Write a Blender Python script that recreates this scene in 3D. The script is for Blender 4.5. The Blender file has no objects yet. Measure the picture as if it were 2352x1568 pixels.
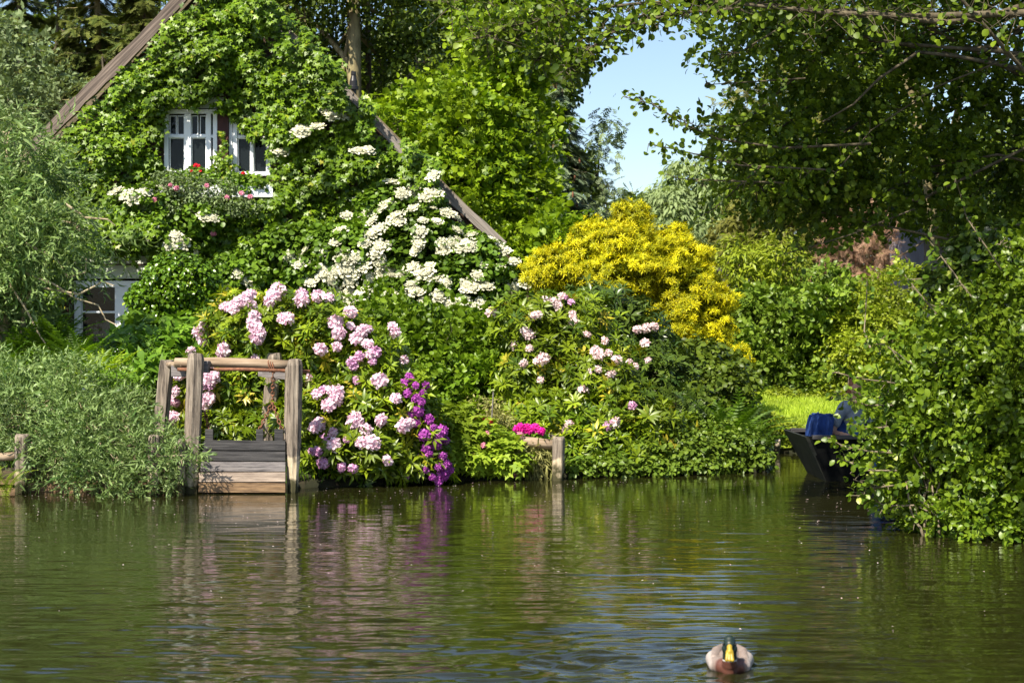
import bpy, bmesh, math, random
import numpy as np
from math import radians, sin, cos, pi

# ------------------------------------------------------------------ camera, sky, sun, exposure
sc = bpy.context.scene
col = sc.collection
cam_d = bpy.data.cameras.new('camera')
cam = bpy.data.objects.new('camera', cam_d)
col.objects.link(cam)
CAM = np.array([0.0, 0.0, 1.62])
cam.location = CAM
cam.rotation_euler = (radians(90), 0, 0)
cam_d.lens = 55
cam_d.sensor_width = 36
cam_d.shift_y = -9 / 2352
cam_d.clip_start = 0.1
cam_d.clip_end = 3000
cam_d.dof.use_dof = True
cam_d.dof.focus_distance = 17.5
cam_d.dof.aperture_fstop = 5.6
sc.camera = cam

SUN_DIR = np.array([-0.52, -0.72, 0.0])
SUN_DIR = SUN_DIR / np.linalg.norm(SUN_DIR)
EL = radians(49)
SUN_DIR = np.array([SUN_DIR[0] * cos(EL), SUN_DIR[1] * cos(EL), sin(EL)])
w = bpy.data.worlds.new('World')
sc.world = w
w.use_nodes = True
nt = w.node_tree
sky = nt.nodes.new('ShaderNodeTexSky')
sky.sky_type = 'NISHITA'
sky.sun_disc = False
sky.sun_elevation = EL
sky.sun_rotation = math.atan2(SUN_DIR[0], SUN_DIR[1])
sky.air_density = 1.0
sky.dust_density = 0.7
sky.ozone_density = 1.0
nt.links.new(sky.outputs[0], nt.nodes['Background'].inputs[0])
nt.nodes['Background'].inputs[1].default_value = 0.09
sl = bpy.data.lights.new('sun', 'SUN')
sl.energy = 5.0
sl.angle = radians(0.55)
sl.color = (1.0, 0.92, 0.77)
so = bpy.data.objects.new('sun', sl)
col.objects.link(so)
import mathutils
so.rotation_euler = mathutils.Vector(SUN_DIR).to_track_quat('Z', 'Y').to_euler()
sc.view_settings.view_transform = 'Standard'
sc.view_settings.look = 'None'
sc.view_settings.exposure = 1.02
sc.view_settings.gamma = 1
sc.cycles.max_bounces = 6
sc.cycles.diffuse_bounces = 3
sc.cycles.glossy_bounces = 3
sc.cycles.transmission_bounces = 4
sc.cycles.transparent_max_bounces = 6
sc.cycles.use_denoising = True

# ------------------------------------------------------------------ helpers
RS = np.random.RandomState(7)
random.seed(7)
F = 3593.0
HZ = 775.0


def P(x, y, Y):
    """point at distance Y seen at photo position x, y (2352 px wide view)"""
    return np.array([(x - 1176) / F * Y, Y, 1.62 + (HZ - y) / F * Y])


def unit(v):
    return v / (np.linalg.norm(v, axis=-1, keepdims=True) + 1e-9)


def rnd(n):
    return unit(RS.normal(size=(n, 3)))


class Acc:
    def __init__(s):
        s.V = []; s.T = []; s.L = []; s.n = 0

    def add(s, V, T, lv=0.5):
        V = np.asarray(V, float).reshape(-1, 3); T = np.asarray(T, int).reshape(-1, 3)
        s.V.append(V); s.T.append(T + s.n)
        s.L.append(np.full(len(V), lv) if np.isscalar(lv) else np.asarray(lv))
        s.n += len(V)

    def inst(s, tm, pos, tan, nor, size, lv=None):
        n = len(pos)
        if n == 0: return
        size = np.broadcast_to(size, (n,))
        if isinstance(tm, list):
            k = RS.randint(0, len(tm), n)
            for i, t in enumerate(tm): s.inst(t, pos[k == i], tan[k == i], nor[k == i], size[k == i], None if lv is None else lv[k == i])
            return
        tv, tf = tm[:2]
        z = unit(nor); x = unit(tan - z * np.sum(tan * z, 1, keepdims=True)); y = np.cross(z, x)
        R = np.stack([x, y, z], 1)
        V = pos[:, None, :] + np.einsum('vk,nkj->nvj', tv, R) * size[:, None, None]
        T = tf[None] + (np.arange(n) * len(tv))[:, None, None]
        if lv is None: lv = RS.rand(n)
        lv = np.repeat(lv, len(tv))
        if len(tm) > 2: lv = np.clip(lv * .7 + .15 + np.tile(tm[2], n), 0, .92)
        s.add(V.reshape(-1, 3), T.reshape(-1, 3), lv)

    def box(s, c, d, rot=None, lv=0.5):
        c = np.asarray(c, float); d = np.asarray(d, float) / 2
        v = np.array([[i, j, k] for i in (-1, 1) for j in (-1, 1) for k in (-1, 1)], float) * d
        if rot is not None: v = v @ np.asarray(rot, float).T
        q = [(0, 1, 3, 2), (4, 6, 7, 5), (0, 4, 5, 1), (2, 3, 7, 6), (0, 2, 6, 4), (1, 5, 7, 3)]
        T = []
        for a, b, c2, e in q: T += [(a, b, c2), (a, c2, e)]
        s.add(v + c, T, lv)

    def tube(s, pts, rad, seg=7, rough=0.0, lv=0.5, cap=True):
        pts = np.asarray(pts, float); k = len(pts)
        rad = np.broadcast_to(np.asarray(rad, float), (k,))
        d = np.gradient(pts, axis=0) if k > 1 else np.array([[0, 0, 1.0]])
        d = unit(d)
        ref = np.array([0, 0, 1.0]) if abs(d[0][2]) < .8 else np.array([1.0, 0, 0])
        a = unit(np.cross(d, ref)); b = np.cross(d, a)
        t = np.linspace(0, 2 * pi, seg, endpoint=False)
        rr = rad[:, None] * (1 + rough * RS.normal(size=(k, seg)))
        V = pts[:, None] + rr[..., None] * (np.cos(t)[None, :, None] * a[:, None] + np.sin(t)[None, :, None] * b[:, None])
        V = V.reshape(-1, 3); T = []
        i = np.arange(seg); j = (i + 1) % seg
        for r in range(k - 1):
            A = r * seg; B = A + seg
            T.append(np.stack([A + i, A + j, B + j], 1)); T.append(np.stack([A + i, B + j, B + i], 1))
        if cap:
            V = np.vstack([V, pts[0], pts[-1]])
            T.append(np.stack([np.full(seg, len(V) - 2), j, i], 1))
            T.append(np.stack([np.full(seg, len(V) - 1), (k - 1) * seg + i, (k - 1) * seg + j], 1))
        s.add(V, np.vstack(T), lv)

    def ball(s, c, r, nu=12, nv=8, rot=None, lv=0.5):
        u = np.linspace(0, 2 * pi, nu, endpoint=False); v = np.linspace(0, pi, nv + 1)
        V = np.array([[sin(b) * cos(a), sin(b) * sin(a), cos(b)] for b in v for a in u]) * np.asarray(r)
        if rot is not None: V = V @ np.asarray(rot).T
        T = []
        for k in range(nv):
            for i in range(nu):
                a = k * nu + i; b = k * nu + (i + 1) % nu
                T += [(a, a + nu, b + nu), (a, b + nu, b)]
        s.add(V + np.asarray(c), T, lv)

    def mesh(s, name):
        me = bpy.data.meshes.new(name)
        V = np.vstack(s.V).astype('f4'); T = np.vstack(s.T).astype('i4')
        me.vertices.add(len(V)); me.vertices.foreach_set('co', V.ravel())
        me.loops.add(T.size); me.loops.foreach_set('vertex_index', T.ravel())
        me.polygons.add(len(T)); me.polygons.foreach_set('loop_start', np.arange(0, T.size, 3, dtype='i4'))
        me.update(calc_edges=True)
        at = me.attributes.new('lv', 'FLOAT', 'POINT')
        at.data.foreach_set('value', np.concatenate(s.L).astype('f4'))
        return me

    def build(s, name, mat, parent=None, smooth=False, bevel=0):
        me = s.mesh(name)
        if isinstance(mat, str): mat = MAT[mat]
        me.materials.append(mat)
        if smooth or mat.name in LEAFY: me.shade_smooth()
        else: me.shade_flat()
        o = bpy.data.objects.new(name, me); col.objects.link(o)
        if parent is not None:
            o.parent = parent
            o.location = -parent.location if parent.parent is None else (0, 0, 0)
            if parent.parent is None: o.matrix_parent_inverse.identity()
        if bevel:
            b = o.modifiers.new('bevel', 'BEVEL'); b.width = bevel; b.segments = 2; b.limit_method = 'ANGLE'
        return o


def tag(o, label=None, cat=None, group=None, kind=None):
    if label: o['label'] = label
    if cat: o['category'] = cat
    if group: o['group'] = group
    if kind: o['kind'] = kind
    return o


def thing(name, loc, label, cat, group=None):
    o = bpy.data.objects.new(name, None); col.objects.link(o)
    o.location = mathutils.Vector(loc); o.empty_display_size = .2
    return tag(o, label, cat, group)


# ------------------------------------------------------------------ materials
MAT = {}
LEAFY = set()


def newmat(name):
    m = bpy.data.materials.new(name); m.use_nodes = True; MAT[name] = m
    n = m.node_tree.nodes; l = m.node_tree.links
    return m, n, l, n['Principled BSDF']


def leafmat(name, c1, c2, rough=.45, trans=.35, spec=.5, c3=None, nscale=.9, tcol=(1.25, 1.3, .6)):
    spec *= .75; LEAFY.add(name)
    if c2[1] > c2[0] and name not in ('greywillow', 'paleshrub', 'weeping', 'spruce2'):
        wr = lambda c: (c[0] * 1.12, c[1] * 1.0, c[2] * .6)
        c1, c2 = wr(c1), wr(c2)
    m, n, l, b = newmat(name)
    a = n.new('ShaderNodeAttribute'); a.attribute_name = 'lv'
    r = n.new('ShaderNodeValToRGB'); e = r.color_ramp.elements
    e[0].position = 0; e[0].color = (*c1, 1); e[1].position = .93 if c3 else 1; e[1].color = (*c2, 1)
    if c3: q = e.new(.97); q.color = (*c3, 1)
    l.new(a.outputs['Fac'], r.inputs[0])
    tc = n.new('ShaderNodeTexCoord'); no = n.new('ShaderNodeTexNoise'); no.inputs['Scale'].default_value = nscale
    no.inputs['Detail'].default_value = 2
    l.new(tc.outputs['Object'], no.inputs['Vector'])
    mr = n.new('ShaderNodeMapRange'); mr.inputs[1].default_value = .3; mr.inputs[2].default_value = .7
    mr.inputs[3].default_value = .72; mr.inputs[4].default_value = 1.3
    l.new(no.outputs[0], mr.inputs[0])
    mul = n.new('ShaderNodeVectorMath'); mul.operation = 'SCALE'
    l.new(r.outputs[0], mul.inputs[0]); l.new(mr.outputs[0], mul.inputs['Scale'])
    l.new(mul.outputs[0], b.inputs['Base Color'])
    b.inputs['Roughness'].default_value = rough; b.inputs['Specular IOR Level'].default_value = spec
    t = n.new('ShaderNodeBsdfTranslucent')
    m2 = n.new('ShaderNodeVectorMath'); m2.operation = 'MULTIPLY'; m2.inputs[1].default_value = tcol
    l.new(mul.outputs[0], m2.inputs[0]); l.new(m2.outputs[0], t.inputs[0])
    mx = n.new('ShaderNodeMixShader'); mx.inputs[0].default_value = trans * .75
    l.new(b.outputs[0], mx.inputs[1]); l.new(t.outputs[0], mx.inputs[2])
    l.new(mx.outputs[0], n['Material Output'].inputs[0])
    return m


def surfmat(name, c1, c2, scale=(6, 6, 6), rough=.8, bump=.3, detail=6, c3=None, spec=.3, metal=0, coords='Object', bd=.01, roty=0):
    m, n, l, b = newmat(name)
    tc = n.new('ShaderNodeTexCoord'); mp = n.new('ShaderNodeMapping'); mp.inputs['Scale'].default_value = scale
    no = n.new('ShaderNodeTexNoise'); no.inputs['Scale'].default_value = 1; no.inputs['Detail'].default_value = detail
    no.inputs['Roughness'].default_value = .65
    rm = n.new('ShaderNodeMapping'); rm.inputs['Rotation'].default_value = (0, roty, 0); l.new(tc.outputs[coords], rm.inputs[0])
    l.new(rm.outputs[0], mp.inputs[0]); l.new(mp.outputs[0], no.inputs['Vector'])
    r = n.new('ShaderNodeValToRGB'); e = r.color_ramp.elements
    e[0].position = .32; e[0].color = (*c1, 1); e[1].position = .68; e[1].color = (*c2, 1)
    if c3: q = e.new(.5); q.color = (*c3, 1)
    l.new(no.outputs[0], r.inputs[0]); l.new(r.outputs[0], b.inputs['Base Color'])
    bp = n.new('ShaderNodeBump'); bp.inputs['Strength'].default_value = bump; bp.inputs['Distance'].default_value = bd
    l.new(no.outputs[0], bp.inputs['Height']); l.new(bp.outputs[0], b.inputs['Normal'])
    b.inputs['Roughness'].default_value = rough; b.inputs['Specular IOR Level'].default_value = spec
    b.inputs['Metallic'].default_value = metal
    return m


leafmat('ivy', (.028, .082, .005), (.16, .285, .015), .42, .25, .5, (.42, .40, .05))
leafmat('maple', (.04, .11, .006), (.24, .38, .022), .45, .42, .4, (.45, .42, .05))
leafmat('darkleaf', (.04, .08, .012), (.11, .17, .02), .45, .3, .4)
leafmat('alder', (.033, .075, .008), (.135, .22, .018), .48, .33, .35, (.2, .27, .03))
leafmat('bush', (.035, .09, .008), (.16, .26, .024), .4, .35, .5, (.34, .38, .06))
leafmat('greywillow', (.06, .125, .025), (.26, .35, .12), .42, .3, .4)
leafmat('paleshrub', (.10, .15, .06), (.21, .27, .11), .5, .3, .4)
leafmat('weeping', (.17, .23, .09), (.29, .36, .16), .6, .4, .3)
leafmat('spruce', (.04, .07, .02), (.12, .15, .045), .55, .15, .3)
leafmat('spruce2', (.08, .13, .07), (.20, .25, .14), .55, .15, .3)
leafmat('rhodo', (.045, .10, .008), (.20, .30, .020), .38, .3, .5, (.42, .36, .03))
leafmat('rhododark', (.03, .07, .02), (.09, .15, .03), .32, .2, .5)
leafmat('weigela', (.05, .12, .010), (.17, .29, .026), .42, .35, .4)
leafmat('cranesbill', (.12, .22, .02), (.25, .36, .05), .55, .38, .3)
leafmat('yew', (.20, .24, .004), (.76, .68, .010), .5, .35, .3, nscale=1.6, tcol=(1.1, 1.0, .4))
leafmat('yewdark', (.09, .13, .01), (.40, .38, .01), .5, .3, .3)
leafmat('holly', (.05, .13, .010), (.11, .22, .014), .27, .15, .6, (.30, .36, .04))
leafmat('hydrangea', (.05, .12, .014), (.13, .24, .03), .42, .3, .4)
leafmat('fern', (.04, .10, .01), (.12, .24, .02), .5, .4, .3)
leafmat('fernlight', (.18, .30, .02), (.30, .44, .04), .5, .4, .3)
leafmat('garden', (.08, .19, .02), (.16, .31, .045), .42, .35, .4)
leafmat('hedge', (.06, .13, .02), (.17, .27, .045), .42, .3, .4)
leafmat('hedgelight', (.14, .22, .02), (.26, .34, .04), .45, .4, .4)
leafmat('dead', (.22, .12, .07), (.42, .27, .18), .8, .2, .2, tcol=(1, .9, .8))
leafmat('olive', (.09, .11, .03), (.19, .21, .07), .5, .3, .3)
leafmat('wood', (.03, .06, .015), (.08, .13, .03), .6, .3, .2)
leafmat('grass', (.20, .32, .04), (.36, .50, .08), .5, .4, .3)
leafmat('drygrass', (.16, .15, .05), (.30, .30, .10), .6, .3, .3)
leafmat('redflower', (.55, .01, .02), (.85, .03, .06), .6, .3, .3, tcol=(1.2, 1, 1))
leafmat('magenta', (.62, .01, .28), (.85, .03, .45), .6, .3, .3, tcol=(1.2, 1, 1))
leafmat('pinkflower', (.82, .50, .64), (.98, .85, .90), .6, .35, .2, nscale=3, tcol=(1, .95, 1))
leafmat('paleflower', (.78, .52, .55), (.95, .82, .80), .6, .35, .2, nscale=3, tcol=(1, .95, 1))
leafmat('mauveflower', (.58, .26, .50), (.84, .56, .72), .6, .35, .2, nscale=3, tcol=(1, .95, 1))
leafmat('purpleflower', (.32, .04, .33), (.54, .14, .52), .6, .35, .2, nscale=3, tcol=(1, .9, 1))
leafmat('creamflower', (.62, .60, .42), (.84, .82, .66), .6, .3, .2, nscale=3, tcol=(1, 1, .9))
leafmat('roseflower', (.62, .16, .28), (.85, .38, .50), .6, .35, .2, tcol=(1, .9, 1))
surfmat('bark', (.045, .035, .022), (.15, .125, .08), (14, 14, 3), .9, .6)
surfmat('barklight', (.13, .10, .05), (.34, .29, .15), (9, 9, 2), .85, .5)
surfmat('twig', (.10, .08, .05), (.26, .21, .14), (8, 8, 8), .8, .3)
surfmat('twigpale', (.30, .23, .14), (.5, .42, .28), (8, 8, 8), .8, .3)
surfmat('greenstem', (.2, .26, .04), (.34, .38, .08), (8, 8, 8), .5, .2)
surfmat('postwood', (.11, .085, .06), (.40, .34, .26), (30, 30, 2.2), .85, .7, c3=(.25, .205, .15))
surfmat('logwood', (.16, .11, .07), (.42, .33, .24), (2.2, 30, 30), .85, .6, c3=(.30, .22, .15))
surfmat('beamleft', (.05, .038, .032), (.27, .21, .17), (1.2, 30, 46), .85, .3, c3=(.14, .108, .09), roty=radians(45.5))
surfmat('beamright', (.10, .09, .08), (.32, .28, .25), (1.2, 30, 46), .85, .3, c3=(.22, .19, .17), roty=radians(-45))
surfmat('tarboard', (.012, .012, .014), (.085, .08, .08), (3, 14, 55), .6, .5)
surfmat('oldboard', (.20, .15, .12), (.50, .40, .32), (4, 14, 60), .85, .6, c3=(.33, .26, .21))
surfmat('greyboard', (.06, .057, .06), (.26, .235, .225), (4, 20, 60), .85, .6, c3=(.2, .18, .18))
surfmat('wetboard', (.07, .04, .025), (.30, .19, .10), (4, 10, 45), .55, .6)
surfmat('darkboard', (.03, .025, .015), (.12, .09, .05), (4, 14, 14), .85, .6)
surfmat('rust', (.09, .04, .025), (.30, .13, .07), (30, 30, 30), .85, .4)
surfmat('whitepaint', (.84, .86, .89), (.90, .92, .94), (4, 4, 4), .45, .06)
surfmat('creampaint', (.50, .54, .46), (.62, .66, .57), (3, 3, 3), .7, .1)
surfmat('redbrown', (.03, .010, .009), (.08, .025, .02), (10, 10, 3), .6, .3)
surfmat('brickwall', (.05, .03, .02), (.10, .06, .045), (5, 5, 9), .9, .4)
surfmat('thatch', (.10, .08, .05), (.22, .18, .12), (4, 20, 20), .95, .8)
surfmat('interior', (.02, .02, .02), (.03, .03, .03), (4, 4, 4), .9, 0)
surfmat('blackmetal', (.012, .012, .014), (.03, .03, .034), (9, 9, 9), .35, .1)
surfmat('tarhull', (.003, .003, .004), (.010, .011, .010), (3, 8, 8), .85, .3, spec=.08)  # black tar, darkened further to stand for shade on the side
surfmat('hullend', (.014, .016, .012), (.035, .037, .03), (5, 8, 8), .7, .4)  # paler than the hull: sunlight on the bow put into the colour
surfmat('bluecloth', (.006, .022, .10), (.015, .055, .22), (6, 6, 6), .85, .5)
surfmat('shirt', (.13, .16, .21), (.24, .28, .34), (9, 9, 9), .9, .5)
surfmat('blueshirt', (.01, .06, .26), (.03, .12, .42), (9, 9, 9), .9, .5)
surfmat('jeans', (.02, .06, .14), (.05, .11, .24), (14, 14, 14), .9, .5)
surfmat('greycap', (.16, .18, .21), (.25, .27, .31), (14, 14, 14), .9, .4)
surfmat('skin', (.42, .22, .15), (.56, .32, .23), (8, 8, 8), .55, .1)
surfmat('redhair', (.16, .06, .03), (.32, .13, .06), (60, 60, 10), .6, .5)
surfmat('greyhair', (.25, .24, .22), (.45, .43, .40), (60, 60, 10), .6, .5)
surfmat('dark', (.008, .008, .008), (.02, .02, .02), (8, 8, 8), .4, .1)
surfmat('farwall', (.30, .27, .31), (.46, .42, .47), (2, 2, 2), .9, .2)
surfmat('farroof', (.08, .075, .08), (.2, .18, .19), (3, 3, 12), .9, .3)
surfmat('farwood', (.10, .09, .085), (.24, .22, .21), (2, 2, 12), .9, .3)
surfmat('soil', (.008, .007, .004), (.04, .03, .018), (2.5, 2.5, 2.5), .97, .7, c3=(.016, .018, .007), bd=.05)
surfmat('lawnbase', (.14, .22, .03), (.24, .34, .05), (1.5, 1.5, 1.5), .95, .5)
surfmat('leadflower', (.7, .7, .7), (.8, .8, .8))
surfmat('bill', (.22, .15, .012), (.40, .28, .022), (40, 40, 40), .4, .1)
surfmat('lace', (.30, .36, .46), (.62, .67, .74), (26, 26, 26), .9, .3)
m, n, l, b = newmat('pane')
b.inputs['Base Color'].default_value = (.012, .016, .018, 1); b.inputs['Roughness'].default_value = .04
b.inputs['IOR'].default_value = 1.45; b.inputs['Specular IOR Level'].default_value = .22; b.inputs['Alpha'].default_value = .85

# ------------------------------------------------------------------ leaf shapes (unit length along x, folded and curled)
A_ = np.array


def T_diamond(w=.3, curl=-.12, fold=.07):
    return (A_([[0, 0, 0], [.45, w, fold], [.5, 0, 0], [.45, -w, fold], [1, 0, curl]]), A_([[0, 3, 2], [0, 2, 1], [1, 2, 4], [2, 3, 4]]))


def T_oval(w=.36, curl=-.15, fold=.08):
    v = A_([[0, 0, 0], [.22, w * .8, fold], [.55, w, fold * .8], [.85, w * .6, curl * .4], [1, 0, curl], [.85, -w * .6, curl * .4], [.55, -w, fold * .8], [.22, -w * .8, fold], [.5, 0, 0]])
    f = [[8, i, (i + 1) % 8] for i in range(8)]
    return v, A_(f)[:, ::-1]


def T_lobed():
    tips = [(0, 1.0), (38, .42), (62, .80), (98, .40), (128, .58), (180, .12)]
    b = [(r * cos(radians(a)), r * sin(radians(a))) for a, r in tips] + [(r * cos(radians(a)), -r * sin(radians(a))) for a, r in tips[-2:0:-1]]
    v = [[x * .62 + .3, y * .72, -.10 * (x * x + y * y) + .06 * abs(y)] for x, y in b] + [[.3, 0, .03]]
    k = len(b)
    return A_(v), A_([[k, i, (i + 1) % k] for i in range(k)])


def T_curly(n=5, w=.075, c=1.0):
    v = []
    for i in range(n + 1):
        t = i / n; a = c * t * 2.2
        x = t; z = -.30 * sin(a) * t; y = .12 * sin(4 * t * c)
        ww = w * math.sin(pi * min(1, t * .9 + .12)) + .004; tw = 1.4 * t * c
        v += [[x, y + ww * cos(tw), z + ww * sin(tw)], [x, y - ww * cos(tw), z - ww * sin(tw)]]
    f = []
    for i in range(n):
        a = 2 * i; f += [[a, a + 1, a + 3], [a, a + 3, a + 2]]
    return A_(v), A_(f)


def merge(parts):
    V = []; Fc = []; n = 0
    for v, f in parts: V.append(v); Fc.append(f + n); n += len(v)
    return np.vstack(V), np.vstack(Fc)


def place(t, pos, tan, nor, s):
    a = Acc(); a.inst(t, A_([pos], float), A_([tan], float), A_([nor], float), s, A_([.5]))
    return a.V[0], a.T[0]


def T_rosette(k=9, w=.15, seed=1, tilt=.25):
    """leaves round a shoot; z is the shoot axis"""
    rs = np.random.RandomState(seed); ps = []
    for i in range(k):
        a = i * 2.4 + rs.rand() * .4; e = tilt + rs.normal() * .22 + (.5 if i > k * .7 else 0)
        t = A_([cos(a) * cos(e), sin(a) * cos(e), sin(e)]); nn = A_([-cos(a) * sin(e), -sin(a) * sin(e), cos(e)])
        ps.append(place(T_diamond(w, -.16, .05), t * .08, t, nn, .8 + .35 * rs.rand()))
    return merge(ps)


def T_spray(k=9, w=.05, ln=.28, ang=50, droop=.15, seed=2):
    """conifer twig: needles as thin blades both sides of a shoot along x"""
    rs = np.random.RandomState(seed); ps = []
    for i in range(k):
        t = (i + .5) / k
        for sgn in (1, -1):
            a = radians(ang) * sgn; L = ln * (1 - .5 * t) * (.8 + .4 * rs.rand())
            b = A_([t * .85, 0, -droop * t * t]); d = A_([cos(a), sin(a), -.25 + .3 * rs.rand()]) * L
            sd = A_([-sin(a), cos(a), 0]) * w
            ps.append((A_([b - sd * .6, b + sd * .6, b + d * .6 + sd, b + d]), A_([[0, 1, 2], [0, 2, 3]])))
    ps.append((A_([[0, -w * .4, 0], [0, w * .4, 0], [1, 0, -droop]]), A_([[0, 1, 2]])))
    return merge(ps)


def T_fern(k=16, w=.17):
    ps = []
    for i in range(k):
        t = (i + 1) / (k + 1)
        x = t; z = .35 * t - .55 * t * t
        L = w * math.sin(pi * (.15 + .85 * t) ** .8) + .015
        for sgn in (1, -1):
            ps.append((A_([[x - .018, 0, z], [x + .018, 0, z], [x + .05, sgn * L, z - .04]]), A_([[0, 1, 2]])))
    v = [[t, s * .006, .35 * t - .55 * t * t] for t in np.linspace(0, 1, 6) for s in (1, -1)]
    f = []
    for i in range(5): f += [[2 * i, 2 * i + 1, 2 * i + 3], [2 * i, 2 * i + 3, 2 * i + 2]]
    ps.append((A_(v), A_(f)))
    return merge(ps)


DIA = T_diamond(); OVAL = T_oval(); LOB = T_lobed(); CUR = T_curly(); LAN = T_diamond(.14, -.2, .04)
ROUND = T_oval(.44, -.1, .09)
ROS = [T_rosette(9, .15, i) for i in range(3)]
SPR = T_spray(); YEWS = [T_rosette(8, .11, 20 + i, .45) for i in range(3)]; FERN = T_fern()
TUFT = T_rosette(6, .24, 9, .5)



def T_shoot(leaf, k, ls, seed=0, curve=-.15, spread=.9, stem=.006):
    """a leafy shoot along x: stem plus k leaves set alternately along it"""
    rs = np.random.RandomState(seed); ps = []; off = []
    def at(t): return A_([t, .06 * sin(3 * t + seed), curve * t * t])
    for i in range(k):
        t = .12 + .86 * i / max(1, k - 1); a = i * 2.4 + rs.rand()
        d = unit(A_([.55 + .5 * t, spread * cos(a), spread * sin(a) * .7 + .1]) + rs.normal(size=3) * .15)
        nn = unit(A_([-.3, 0, 1]) + rs.normal(size=3) * .5)
        v, f = place(leaf, at(t), d, nn, ls * rs.uniform(.7, 1.15)); ps.append((v, f)); off.append(np.full(len(v), rs.uniform(-.3, .3)))
    for i in range(4):
        p, q = at(i / 4), at((i + 1) / 4); w_ = stem * (1 - i / 5)
        ps.append((A_([p + [0, w_, 0], p - [0, w_, 0], q - [0, w_, 0], q + [0, w_, 0], p + [0, 0, w_], p - [0, 0, w_], q - [0, 0, w_], q + [0, 0, w_]]), A_([[0, 1, 2], [0, 2, 3], [4, 5, 6], [4, 6, 7]]))); off.append(np.full(8, .3))
    v, f = merge(ps)
    return v, f, np.concatenate(off)


PTD = T_oval(.30, -.22, .10)
SH_BUSH = [T_shoot(PTD if i % 2 else OVAL, 8, .33, i, .10 - .1 * i) for i in range(4)]
SH_ALD = [T_shoot(ROUND if i % 2 else OVAL, 8, .30, i, -.15) for i in range(4)]
SH_WIL = [T_shoot(T_curly(4, .07, 1.0 + .3 * i), 13, .34, i, -.35, .8, .004) for i in range(4)]
SH_WILU = [T_shoot(T_curly(4, .075, .8 + .3 * i), 11, .34, i, -.10, .8, .004) for i in range(4)]
SH_OV = [T_shoot(OVAL, 7, .34, i + 5, -.12) for i in range(3)]
SH_DIA = [T_shoot(DIA, 9, .30, i + 5, -.12) for i in range(3)]
SH_LOB = [T_shoot(t_, 7, .33, i, -.2) for i, t_ in enumerate((LOB, ROUND, OVAL, LOB))]


# ------------------------------------------------------------------ crowns
def lobe(x, y, Y, rx, ry, d):
    return (P(x, y, Y), A_([rx * Y / F, d, ry * Y / F]))


def area(r):
    p = 1.6; a, b, c = r
    return 4 * pi * (((a * b) ** p + (a * c) ** p + (b * c) ** p) / 3) ** (1 / p)


def N3(p, f=1.0, s=0):
    x, y, z = p[:, 0] * f + s, p[:, 1] * f * .8 + 2.1 * s, p[:, 2] * f * 1.2 - s
    return (np.sin(x * 2.1 + 1.7 * np.sin(z * 1.3)) * np.sin(z * 2.5 + 1.3 * np.sin(y * 1.9 + x)) + .6 * np.sin(x * 4.7 + y * 2) * np.sin(z * 5.3 - x * 1.2) + .3 * np.sin(x * 9.1) * np.sin(z * 8.7 + y * 5)) * .62


def bulge(p, c, R):
    """uneven outline: bumps sized to the lobe"""
    f = .55 / max(.12, float(np.mean(R)))
    return c + (p - c) * (1 + .22 * N3(p, f * 1.6))[:, None]


def surf(lobes, n, front=.72, lo=.82, hi=1.04, cut=.72, zmin=None, gap=-.22):
    ar = A_([area(r) for c, r in lobes]); ar /= ar.sum()
    k = RS.choice(len(lobes), n, p=ar)
    C = A_([c for c, r in lobes])[k]; R = A_([r for c, r in lobes])[k]
    d = rnd(n)
    fl = RS.rand(n) < (front - .5) * 2
    d[:, 1] = np.where(fl, -np.abs(d[:, 1]), d[:, 1])
    p = C + R * d * RS.uniform(lo, hi, n)[:, None]
    nn = unit(d / R)
    fq = .9 / np.maximum(.12, R.mean(1))
    q = np.stack([p[:, 0] * fq, p[:, 1] * fq, p[:, 2] * fq], 1)
    s = N3(q)
    keep = (N3(q * 1.7, 1, 3.0) > gap) | (RS.rand(n) < .30)
    p = C + (p - C) * (1 + .20 * s)[:, None]
    for i, (c, r) in enumerate(lobes):
        q = np.linalg.norm((p - c) / r, axis=1)
        keep &= (q > cut) | (k == i)
    if zmin is not None: keep &= p[:, 2] > zmin
    return p[keep], nn[keep]


def vol(lobes, n, s=.85):
    v = A_([r.prod() for c, r in lobes]); v /= v.sum()
    k = RS.choice(len(lobes), n, p=v)
    C = A_([c for c, r in lobes])[k]; R = A_([r for c, r in lobes])[k]
    return C + R * rnd(n) * (RS.rand(n) ** (1 / 3) * s)[:, None]


def cloud(acc, lobes, tm, size, cr=.3, gap=-.22, per=14, cover=3.0, la=.36, up=.5, droop=.35, out=.6, fill=.25, front=.72, zmin=None, flat=.75, jit=.3):
    """leaf clumps over the surface of the lobes, plus loose leaves inside"""
    A = sum(area(r) for c, r in lobes)
    n = int(cover * A / (la * size * size)); nc = max(3, n // per)
    c, nn = surf(lobes, nc, front, zmin=zmin, gap=gap)
    k = np.repeat(np.arange(len(c)), per)
    cs = cr * RS.uniform(.6, 1.25, len(c))
    d = unit(rnd(len(k)) + nn[k] * .55 + A_([0, 0, .3]))
    pos = c[k] + d * (cs[k] * RS.uniform(.35, 1.0, len(k)))[:, None] * A_([1, 1, flat])
    nor = unit(d * out + A_([0, 0, up]) + RS.normal(size=d.shape) * .42)
    tan = unit(d + RS.normal(size=d.shape) * .55 - A_([0, 0, droop]))
    lvc = RS.rand(len(c))
    lv = np.clip(.62 * RS.rand(len(k)) + .38 * lvc[k], 0, 1)
    acc.inst(tm, pos, tan, nor, size * RS.uniform(1 - jit, 1 + jit, len(k)), lv)
    m = int(n * fill)
    if m:
        p = vol(lobes, m)
        if zmin is not None: p = p[p[:, 2] > zmin]
        acc.inst(tm, p, rnd(len(p)) - A_([0, 0, droop]), rnd(len(p)) + A_([0, 0, up]), size * RS.uniform(.9, 1.4, len(p)))
    return c


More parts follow.
